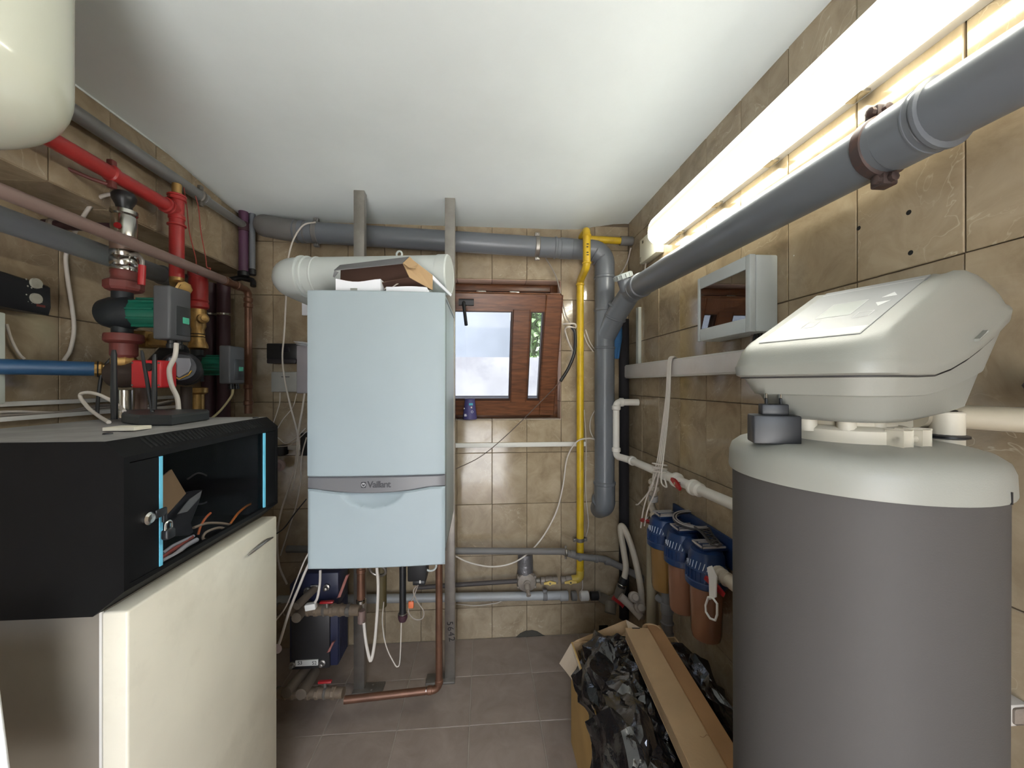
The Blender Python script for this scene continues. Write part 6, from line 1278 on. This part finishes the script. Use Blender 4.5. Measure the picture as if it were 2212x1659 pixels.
mk('seam', loft(nb(), [hring(-.165, UB - .010, W1 * .965, W2 * .97, .05, lambda u: lip(u) - .0195), hring(-.165, UB - .010, W1 * .965, W2 * .97, .05, lambda u: lip(u) - .0172)]), mat('seam_dark', (60, 58, 56), .7), hc_)
def tq(u, v, d=.0): return hp_(u, v, top(u) + d)
P4 = [(-.128, -.080), (-.128, .074), (.098, .076), (.098, -.082)]
def topplate(us, d0, d1, m, name, parent):
    bm = nb(); prism(bm, [tq(u, v, d0) for u, v in us], V((0, 0, d1))); return mk(name, bm, m, parent, 0)
pnl = topplate(P4, -.002, .0030, SOFTP, 'control_panel', hc_)
topplate([(-.126, -.078), (-.126, .072), (-.10, .0725), (-.10, -.079)], .0008, .0008, mat('panel_strip', (186, 188, 184), .4), 'panel_strip', pnl)
LN = mat('panel_line', (206, 208, 206), .5)
def outline(u0, u1, v0, v1, w_=.0011):
    bm = nb(); pr_ = [(u0, v0), (u0, v1), (u1, v1), (u1, v0)]; q = [(u0 + w_, v0 + w_), (u0 + w_, v1 - w_), (u1 - w_, v1 - w_), (u1 - w_, v0 + w_)]
    a_ = [bm.verts.new(tq(u, v, .0019)) for u, v in pr_]; b_ = [bm.verts.new(tq(u, v, .0019)) for u, v in q]
    for i in range(4): bm.faces.new((a_[i], a_[(i + 1) % 4], b_[(i + 1) % 4], b_[i]))
    return bm
topplate([(-.045, -.03), (-.045, .024), (.018, .024), (.018, -.03)], .0010, .0005, mat('panel_lcd', (168, 174, 168), .3), 'display', pnl)
mk('display_outline', outline(-.045, .018, -.03, .024), LN, pnl, 0); mk('button_outline', outline(-.082, -.058, -.034, -.014), LN, pnl, 0); mk('button_outline', outline(-.062, -.040, .034, .056), LN, pnl, 0)
for u, s in ((.025, 1), (-.012, -1)):
    topplate([(u - .008 * s, .042), (u - .008 * s, .062), (u + .010 * s, .052)], .0011, .0007, LN, 'arrow_key', pnl)
mk('top_line', outline(.080, .0826, -.080, .074, .0012), LN, pnl, 0)
p = hp_(.10, W2 / 2 * .99, lip(.10) + .008); obm = nb(); obox(obm, p - tv * .003, -fv * .03 + V((0, 0, .014)), tv * .0045, (0, 0, .003), .0006); mk('latch_mark', obm, SOFT, hc_)
# neck details
for (u, v, r) in ((-.07, .03, .012), (-.03, .055, .010), (-.085, -.02, .012)):
    p = hp_(u, v, -.062); bm = nb(); cyl(bm, p + V((0, 0, .002)), p + V((0, 0, -.018)), r, 12); mk('boss', bm, SOFTN, nk)
p = hp_(-.085, -.055, -.066); bm = nb(); lathe(bm, [(.012, 0), (.012, .024), (.007, .028)], p, -tv, 12); mk('black_knob', bm, BPLAST, nk)
bm = nb(); obox(bm, hp_(.0, -.03, -.090), -fv * .16, tv * .06, (0, 0, .030), .006); mk('valve_block', bm, SOFTN, so_)
for i, (u, v) in enumerate(((.115, .015), (.165, .075))):
    p = hp_(u, v, -.05); bm = nb(); cyl(bm, p, p + V((0, 0, -.058)), .020, 18, .002); mk('port', bm, SOFTN, so_)
    bm = nb(); ring(bm, p + V((0, 0, -.040)), (0, 0, 1), .0195, .008, .006, 20); mk('black_band', bm, BPLAST, so_)
p = hp_(.17, .07, -.058); bm = nb(); box(bm, p + V((-.012, -.012, -.010)), p + V((.012, .012, .010)), .004); mk('black_clip', bm, BPLAST, so_)
bm = nb(); tube(bm, [hp_(.14, .04, -.060), hp_(.19, .05, -.060), V((XR - .025, SC.y - .09, H - .055)), V((XR - .025, .1, H - .055))], .019, 16, .02); mk('outlet_pipe', bm, mat('aged_ppr', (168, 158, 138), .5), so_)
bm = nb(); lathe(bm, [(.010, 0), (.017, .005), (.018, .022), (.010, .028)], V((XR - .03, .52, H - .015)), (.2, -.4, .8), 14); mk('dark_stopper', bm, mat('dark_fitting', (62, 54, 50), .5), so_)
# power adapter standing on the lid
cpa = V((.4505, .566, zl0 + .0545)); Mx = Matrix.Translation(cpa) @ Matrix.Rotation(R(-24), 4, 'Z')
pa2 = thing('power_adapter', 'black power adapter with two pins up standing on the softener lid', 'adapter', cpa)
mk('adapter_body', box(nb(), (-.0315, -.02, 0), (.0315, .02, .044), .003, 2, Mx), BPLAST, pa2)
mk('plug_block', box(nb(), (-.018, -.011, .043), (.018, .011, .0605), .002, 2, Mx), BPLAST, pa2)
for s in (-1, 1):
    mk('pin_sleeve', cyl(nb(), Mx @ V((s * .0095, 0, .0605)), Mx @ V((s * .0095, 0, .069)), .0022, 10), BPLAST, pa2); mk('pin', cyl(nb(), Mx @ V((s * .0095, 0, .069)), Mx @ V((s * .0095, 0, .077)), .0021, 10, .0006), CHROME, pa2)
# cut end of a trunking low on the right wall
lt = thing('short_trunking', 'short cut white trunking low on the right wall', 'trunking', (XR - .02, .65, H - .55)); z_ = zat(1530, XR - .02, .56)
mk('trunk_body', box(nb(), (XR - .034, .545, z_ - .016), (XR - .001, 1.0, z_ + .018), .002), mat('dusty_trunk', (186, 180, 172), .6, dirt=(150, 140, 128), damt=.5), lt)
mk('cut_end', box(nb(), (XR - .030, .542, z_ - .012), (XR - .004, .546, z_ + .014), .004), mat('foam_end', (128, 116, 104), .9, bump=.5), lt)
# drill holes in the right wall tiles
for i, (px, py, lab) in enumerate(((1715, 552, 'white plugged drill hole beside the fuse box'), (1855, 493, 'dark drill hole between tiles above the softener'), (1963, 459, 'upper dark drill hole high on the right wall'), (1967, 546, 'lower dark drill hole above the softener head'))):
    c0 = at(px, py, X=XR - .001); bm = nb(); lathe(bm, [(.0055, 0), (.005, .0012), (.001, .0013)], c0 + V((.001, 0, 0)), (-1, 0, 0), 12); tag(mk('drill_hole', bm, WPLAST if i == 0 else mat('hole_black', ()), None, 0), lab, 'hole', 'drill holes in the right wall')
